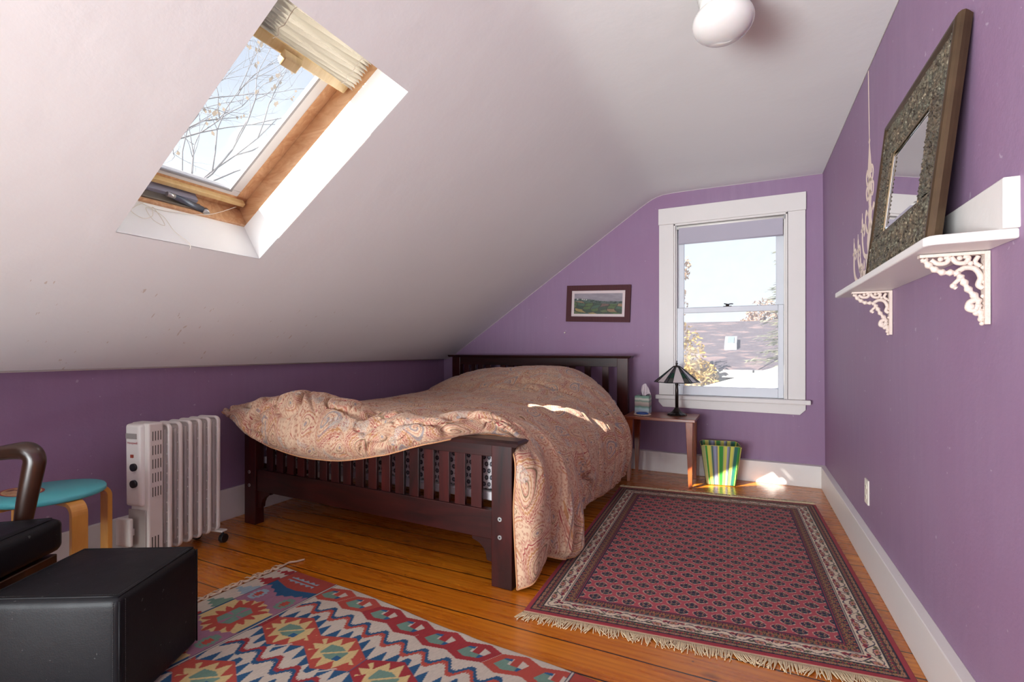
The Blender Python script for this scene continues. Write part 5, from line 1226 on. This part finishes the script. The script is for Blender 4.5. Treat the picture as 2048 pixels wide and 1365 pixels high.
# end bands (both ends)
for end in (0, 1):
    s_ = Sx if end == 0 else (KL - Sx)
    b1 = (s_ < .088); put(b1, KC_)
    # jagged red, pale blue and teal blocks of the first band
    for (tc_, c_, w__) in ((.035, KR2, .030), (.120, KR2, .045), (.215, KLB, .050), (.330, KT, .050), (.45, KR2, .05), (.56, KLB, .05), (.68, KT, .05), (.80, KR2, .05), (.92, KLB, .05), (1.04, KT, .05), (1.16, KR2, .05)):
        y_ = Ty - tc_; wdt = w__ * (s_ / .088) ** .7 - .016 * tooth(s_, 34); put(b1 & (s_ > .010) & (np.abs(y_ + .25 * (s_ - .045)) < wdt), c_)
    put((s_ > .088) & (s_ < .0915), KB * .4)
    b2_ = (s_ >= .0915) & (s_ < .340); put(b2_, KB)
    for k in range(-1, 6):
        tc_ = .352 + k * .285; sc_ = .215
        dx_ = np.abs(s_ - sc_); dy_ = np.abs(Ty - tc_); D_ = np.maximum(dx_ / .118, dy_ / .118 * .70 + dx_ / .118 * .30); an = np.arctan2(Ty - tc_, s_ - sc_)
        if k >= 0:
            put(b2_ & (D_ < 1.0), KY); put(b2_ & (D_ < .78 - .30 * tooth(an / (2 * PI), 14)), KR1); put(b2_ & (D_ < .36), KT); put(b2_ & (D_ < .36) & (np.abs(np.sin(an * 2)) < .35), KP)
        # between medallions: mauve hourglass with teal and pale blue hooks
        tg = tc_ - .1425; dy_ = np.abs(Ty - tg); wv_ = .022 + .050 * np.abs(s_ - sc_) / .12 + .012 * tooth(s_, 26); put(b2_ & (dy_ < wv_), KP)
        for (s0, c_) in ((.135, KLB), (.300, KT)):
            put(b2_ & (np.hypot((s_ - s0) / .034, (Ty - tg) / .046) < 1 - .25 * tooth(Ty, 60)), c_); put(b2_ & (np.hypot((s_ - s0) / .020, (Ty - tg) / .026) < 1 - .5 * tooth(Ty, 80)), KR1)
    q = b2_ & (Ty < .135); put(q & (Ty < .125 - .10 * np.abs(s_ - .215) / .12 * .3), KR1 * .85); 
    put(q & (np.abs(Ty - .055) < .022 - .012 * tooth(s_, 30)) & (s_ > .125) & (s_ < .285), KLB); put(q & (np.abs(Ty - .055) < .006), KR1 * .9)
    put(b2_ & (Ty > .118) & (Ty < .150 - .020 * tooth(s_, 36)), KB)
    put((s_ >= .340) & (s_ < .3425), KB * .5); put((s_ >= .3425) & (s_ < .350), KC_); put((s_ >= .350) & (s_ < .353), KB * .5)
# weave striations
col *= (.90 + .14 * _tab[(XX / .003).astype(int) % 256, (YY / .012).astype(int) % 256])[..., None]
g = NT('kilim_weave'); a_ = g.n('VertexColor', layer_name='col'); co = g.obj((1, 1, 1), (0, 0, -math.atan2(ke1[1], ke1[0]))); wv = g.n('TexWave', {'Scale': 150.0, 'Distortion': .6}, bands_direction='X'); g.l(co, wv.inputs['Vector'])
g.set(color=g.mix(.25, a_.outputs[0], wv.outputs[0], 'MULTIPLY'), rough=.95); g.bump(wv.outputs[0], .35, .002); M_kil = g.m
kil = thing('kilim_rug', 'flatwoven kilim rug with blue and red jagged medallions in the foreground', 'rug', (-1.1, .9, 0))
Q, Cc = skirted(P, col); grid_obj('weave', Q, M_kil, kil, cols=Cc, flip=True)
k0 = Vector((*P[0, 0, :2], 0)); k1 = Vector((*P[0, -1, :2], 0)); kd = Vector((ke1[0], ke1[1], 0)); ks = Vector((ke2[0], ke2[1], 0))
m = MB(); R_ = random.Random(12); n = 46
braid = []
for i in range(n * 3):
    f = i / (n * 3 - 1); b = k0 + (k1 - k0) * f - kd * (.010 + .006 * math.sin(i * 1.3)) + Vector((0, 0, .006 + .003 * math.cos(i * 2.1))); braid.append(tuple(b))
m.tube(braid, [.0045 + .002 * math.sin(i * 2.1) for i in range(len(braid))], 6)
braid2 = [tuple(k0 + (k1 - k0) * (i / (n * 3 - 1)) - kd * (.022 + .008 * math.sin(i * .9 + 1)) + Vector((0, 0, .006))) for i in range(n * 3)]
m.tube(braid2, [.0032 + .0015 * math.sin(i * 1.7) for i in range(len(braid2))], 6)
for i in range(n):
    b = k0 + (k1 - k0) * ((i + .5) / n) - kd * .016; ang = R_.uniform(-1.1, .3); L1 = R_.uniform(.018, .042); d1 = -kd * math.cos(ang) - ks * math.sin(ang)
    m.tube([tuple(b + Vector((0, 0, .007))), tuple(b + d1 * L1 * .6 + Vector((0, 0, .010))), tuple(b + d1 * L1 + Vector((0, 0, .004)))], [.0035, .003, .0015], 5)
tip = k0 - kd * .012
m.tube(bez([tuple(tip + Vector((0, 0, .006))), tuple(tip - ks * .03 - kd * .004 + Vector((0, 0, .008))), tuple(tip - ks * .055 + kd * .012 + Vector((0, 0, .007))), tuple(tip - ks * .095 + kd * .02 + Vector((0, 0, .004)))], 5), .005, 6, flat=.6)
m.build('braided_fringe', flat_mat('kilim_cord', lin(206, 184, 158), .9, .15, 80), kil)

# ================================================================== outdoors
lawn = MB().box(-60, 60, 6, 90, -5.1, -5.0).build('lawn', flat_mat('dry_lawn', (.10, .09, .04, 1), .9, .3, 2)); struct(lawn)
nh = thing('neighbour_house', 'pale house with a purple shingled roof behind the window', 'house', (1, 17, -5))
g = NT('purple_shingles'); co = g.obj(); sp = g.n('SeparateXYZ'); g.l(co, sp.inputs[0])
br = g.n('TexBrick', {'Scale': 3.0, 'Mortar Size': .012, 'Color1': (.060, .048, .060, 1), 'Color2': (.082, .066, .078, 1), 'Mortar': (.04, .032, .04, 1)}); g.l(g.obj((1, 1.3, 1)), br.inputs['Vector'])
dapple = g.noise(g.obj((1.1, 2.2, 1)), 1.6, 5, .65); g.set(color=g.mix(g.ramp(dapple, [(.54, (0, 0, 0, 1)), (.60, (.75, .75, .75, 1))]), br.outputs[0], (.19, .13, .125, 1)), rough=.85)  # lighter noise patches stand in for dappled light on the shingles
rz0, rz1, ry0, ry1 = .52, 1.93, 12.6, 17.2
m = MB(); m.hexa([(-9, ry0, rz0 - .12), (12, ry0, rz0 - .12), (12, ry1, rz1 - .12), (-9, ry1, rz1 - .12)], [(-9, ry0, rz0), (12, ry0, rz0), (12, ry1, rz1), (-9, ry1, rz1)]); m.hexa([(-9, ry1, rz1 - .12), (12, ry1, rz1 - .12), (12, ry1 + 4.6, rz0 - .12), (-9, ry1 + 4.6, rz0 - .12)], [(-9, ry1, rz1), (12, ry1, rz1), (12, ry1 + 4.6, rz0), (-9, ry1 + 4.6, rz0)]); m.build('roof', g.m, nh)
M_hw = flat_mat('cream_clapboard', (.20, .18, .14, 1), .8, .04)
MB().box(-8.6, 11.6, ry0 + .35, ry1 + 4.2, -5, rz0 - .12).build('house_wall', M_hw, nh)
MB().box(-9, 12, ry0 - .12, ry0 + .02, rz0 - .16, rz0 + .02).build('gutter', flat_mat('white_gutter', (.24, .24, .24, 1), .4, .02), nh)
def onroof(x, y, d): return (x, y, rz0 + (rz1 - rz0) * (y - ry0) / (ry1 - ry0) + d)
m = MB(); X0, X1, Y0, Y1 = -.50, -.20, 14.2, 15.0
m.hexa([onroof(X0, Y0, -.02), onroof(X1, Y0, -.02), onroof(X1, Y1, -.02), onroof(X0, Y1, -.02)], [onroof(X0, Y0, .14), onroof(X1, Y0, .14), onroof(X1, Y1, .14), onroof(X0, Y1, .14)]); rsk = m.build('roof_skylight', flat_mat('skylight_curb', (.26, .28, .30, 1), .4, .02), nh)
m = MB(); m.hexa([onroof(X0 + .07, Y0 + .1, .14), onroof(X1 - .07, Y0 + .1, .14), onroof(X1 - .07, Y1 - .1, .14), onroof(X0 + .07, Y1 - .1, .14)], [onroof(X0 + .07, Y0 + .1, .16), onroof(X1 - .07, Y0 + .1, .16), onroof(X1 - .07, Y1 - .1, .16), onroof(X0 + .07, Y1 - .1, .16)]); m.build('skylight_pane', flat_mat('dome_glass', (.16, .20, .22, 1), .3, .02), rsk)
# pale low roof of the house next door just beneath the window
pr = thing('porch_roof', 'pale sloping porch roof just below the window', 'roof', (1.3, 7.4, -5))
g = NT('weathered_roll_roofing'); n_ = g.noise(g.obj((2.5, .6, 1), (0, 0, .5)), 1.6, 4, .5); g.set(color=g.mix(n_, (.42, .43, .47, 1), (.66, .65, .64, 1)), rough=.8)
m = MB(); m.hexa([(-1.1, 7.2, .22), (2.4, 7.2, 1.32), (2.4, 4.9, .50), (-1.1, 4.9, -.60)], [(-1.1, 7.2, .32), (2.4, 7.2, 1.42), (2.4, 4.9, .60), (-1.1, 4.9, -.50)]); m.build('roof_deck', g.m, pr)
MB().box(-.9, 2.3, 5.3, 7.1, -5, -.56).build('porch_wall', M_hw, pr)

def leaf_cloud(m, centers, n, size, rnd, spread=1.0):
    R_ = random.Random(rnd)
    for _ in range(n):
        c, rad = R_.choice(centers)
        while True:
            d = Vector((R_.uniform(-1, 1), R_.uniform(-1, 1), R_.uniform(-1, 1)))
            if d.length <= 1: break
        p = Vector(c) + Vector((d.x * rad[0], d.y * rad[1], d.z * rad[2])) * spread
        a = Vector((R_.uniform(-1, 1), R_.uniform(-1, 1), R_.uniform(-1, 1))).normalized(); b = a.orthogonal().normalized(); s_ = size * R_.uniform(.6, 1.3)
        m.add([p - a * s_, p + b * s_ * .5, p + a * s_, p - b * s_ * .5], [(0, 1, 2, 3)])
def leaf_mat(name, c0, c1):
    g = NT(name); oi = g.noise(g.obj(), 2.5, 3); c = g.mix(oi, c0, c1); g.set(color=c, rough=.7); tl = g.n('BsdfTranslucent'); g.l(c, tl.inputs[0]); mx = g.n('MixShader', {'Fac': .4}); g.l(g.b.outputs[0], mx.inputs[1]); g.l(tl.outputs[0], mx.inputs[2]); g.l(mx.outputs[0], g.o.inputs[0]); return g.m
M_bark = flat_mat('grey_bark', (.10, .09, .085, 1), .9, .2, 20)
def tree(name, label, base, h, centers, mat, n, size, rnd, tr=.16):
    t = thing(name, label, 'tree', base)
    m = MB(); R_ = random.Random(rnd)
    m.tube([base, (base[0] + .1, base[1], base[2] + h * .5), (base[0], base[1], base[2] + h)], [tr, tr * .7, tr * .2], 8)
    for c, r in centers:
        z0 = min(c[2] - r[2] * .4, base[2] + h * .9); m.tube([(base[0], base[1], max(base[2] + .5, z0 - 1.0)), ((base[0] + c[0]) / 2, (base[1] + c[1]) / 2, z0 - .2), c], [tr * .4, tr * .25, tr * .08], 6)
    m.build('trunk', M_bark, t)
    m = MB(); leaf_cloud(m, centers, n, size, rnd); m.build('foliage', mat, t)
    return t
# spruce right of the window view
spb = (.92, 9.6, -5); t = thing('spruce_tree', 'blue green spruce at the right side of the window view', 'tree', spb)
m = MB(); m.tube([spb, (.92, 9.6, 4.7)], [.22, .03], 8); m.build('trunk', M_bark, t)
m = MB(); mb = MB(); R_ = random.Random(21)
for k in range(46):
    z = -3.0 + k * .17; L1 = max(.12, (4.6 - z) * .24)
    for q in range(9):
        a = q * 2 * PI / 9 + k * .7 + R_.uniform(-.2, .2); L2 = L1 * R_.uniform(.7, 1.1)
        p0 = Vector((.92, 9.6, z)); p1 = p0 + Vector((math.cos(a) * L2, math.sin(a) * L2, -.18 * L2 + R_.uniform(-.05, .08))); mb.tube([tuple(p0), tuple(p1)], [.02, .004], 4)
        nn = int(16 + L2 * 40)
        for j in range(nn):
            f = (j + R_.random()) / nn; p = p0.lerp(p1, .15 + .85 * f) + Vector((R_.uniform(-.07, .07), R_.uniform(-.07, .07), R_.uniform(-.09, .03))); s_ = R_.uniform(.045, .09)
            d = Vector((math.cos(a + R_.uniform(-.9, .9)), math.sin(a + R_.uniform(-.9, .9)), R_.uniform(-.5, .2))); w__ = Vector((-d.y, d.x, R_.uniform(-.3, .3))) * .3
            m.add([p - d * s_, p + w__ * s_, p + d * s_, p - w__ * s_], [(0, 1, 2, 3)])
mb.build('branches', M_bark, t); m.build('foliage', leaf_mat('spruce_needles', (.22, .25, .17, 1), (.38, .38, .26, 1)), t)
tree('maple_tree', 'yellow leaved maple low at the left of the window view', (-2.0, 11.9, -5), 4.6, [((-1.35, 11.9, .9), (.55, .5, .75)), ((-.95, 11.9, .35), (.42, .5, .45)), ((-1.5, 11.9, 0), (.9, .6, .8)), ((-.35, 11.9, -.1), (.45, .5, .42))], leaf_mat('yellow_leaves', (.36, .22, .05, 1), (.46, .34, .13, 1)), 2600, .055, 31)
tree('amber_tree', 'tall thin tree with amber leaves at the left window edge', (-1.5, 9.6, -5), 8.4, [((-1.18, 9.6, 1.9), (.24, .3, .55)), ((-1.10, 9.6, 2.55), (.20, .3, .25)), ((-1.2, 9.6, 1.35), (.22, .3, .3)), ((-1.12, 9.6, 3.55), (.25, .3, .18))], leaf_mat('amber_leaves', (.34, .20, .12, 1), (.42, .30, .20, 1)), 620, .045, 33, .06)
tree('russet_tree', 'distant russet tree beyond the purple shingled roof', (.75, 24, -5), 8.0, [((.75, 24, 2.4), (.75, 1.2, .9)), ((.1, 24, 1.9), (.6, 1, .5))], leaf_mat('russet_leaves', (.30, .18, .13, 1), (.38, .28, .22, 1)), 1500, .09, 35)
# bare birch seen through the skylight
bt = thing('birch_tree', 'nearly bare tree with a few tan leaves above the skylight', 'tree', (-9.2, 4.3, -5))
mb = MB(); ml = MB(); R_ = random.Random(5)
def branch(p, d, L1, r, depth):
    pts = [p]; q = Vector(p); dd_ = Vector(d).normalized(); n = 6
    for i in range(n):
        dd_ = (dd_ + Vector((R_.uniform(-.22, .22), R_.uniform(-.22, .22), R_.uniform(-.16, .20)))).normalized(); q = q + dd_ * L1 / n; pts.append(tuple(q))
    mb.tube(pts, [r * (1 - .75 * i / n) for i in range(n + 1)], 5 if depth < 2 else 4)
    if depth < 4:
        for k in range(R_.choice((3, 4)) if depth < 3 else 3):
            i = R_.randint(2, n); p1 = pts[i]; base_d = (Vector(pts[i]) - Vector(pts[i - 1])).normalized()
            nd = (base_d + Vector((R_.uniform(-.9, .9), R_.uniform(-.9, .9), R_.uniform(-.5, .7)))).normalized(); branch(p1, nd, L1 * R_.uniform(.45, .7), r * .5, depth + 1)
    else:
        if R_.random() < .35:
            for k in range(R_.randint(1, 3)):
                p1 = Vector(pts[-1 - R_.randint(0, 3)]) + Vector((R_.uniform(-.04, .04), R_.uniform(-.04, .04), -.05)); a = Vector((R_.uniform(-.5, .5), R_.uniform(-.5, .5), -1)).normalized(); b = a.orthogonal().normalized(); s_ = R_.uniform(.035, .06)
                ml.add([p1 - a * s_, p1 + b * s_ * .6, p1 + a * s_, p1 - b * s_ * .6], [(0, 1, 2, 3)])
mb.tube([(-9.2, 4.3, -5), (-9.1, 4.3, 0), (-9.0, 4.25, 3.0)], [.22, .17, .12], 10)
mb.tube([(-9.0, 4.25, 3.0), (-9.0, 4.35, 4.6), (-8.9, 4.5, 6.2)], [.12, .08, .03], 8)
for (z, d, L1, r) in ((1.9, (.6, 1, .25), 3.6, .040), (2.3, (.4, 1, .42), 3.6, .042), (2.7, (.1, 1, .50), 3.4, .040), (3.0, (.5, .9, .60), 3.2, .036), (3.4, (.0, 1, .55), 3.2, .036), (3.8, (.3, .9, .85), 2.8, .032), (4.2, (-.2, 1, .7), 2.8, .030), (4.6, (.3, .8, .9), 2.4, .028), (5.0, (.2, .7, .9), 2.0, .024), (2.1, (.8, .9, .15), 3.2, .034), (3.2, (.7, .8, .35), 3.0, .032)):
    branch((-9.0, 4.30, z), d, L1, r * .72, 1)
mb.build('trunk', flat_mat('pale_bark', (.15, .145, .16, 1), .9, .2, 20), bt); ml.build('foliage', leaf_mat('tan_leaves', (.26, .19, .12, 1), (.34, .26, .19, 1)), bt)
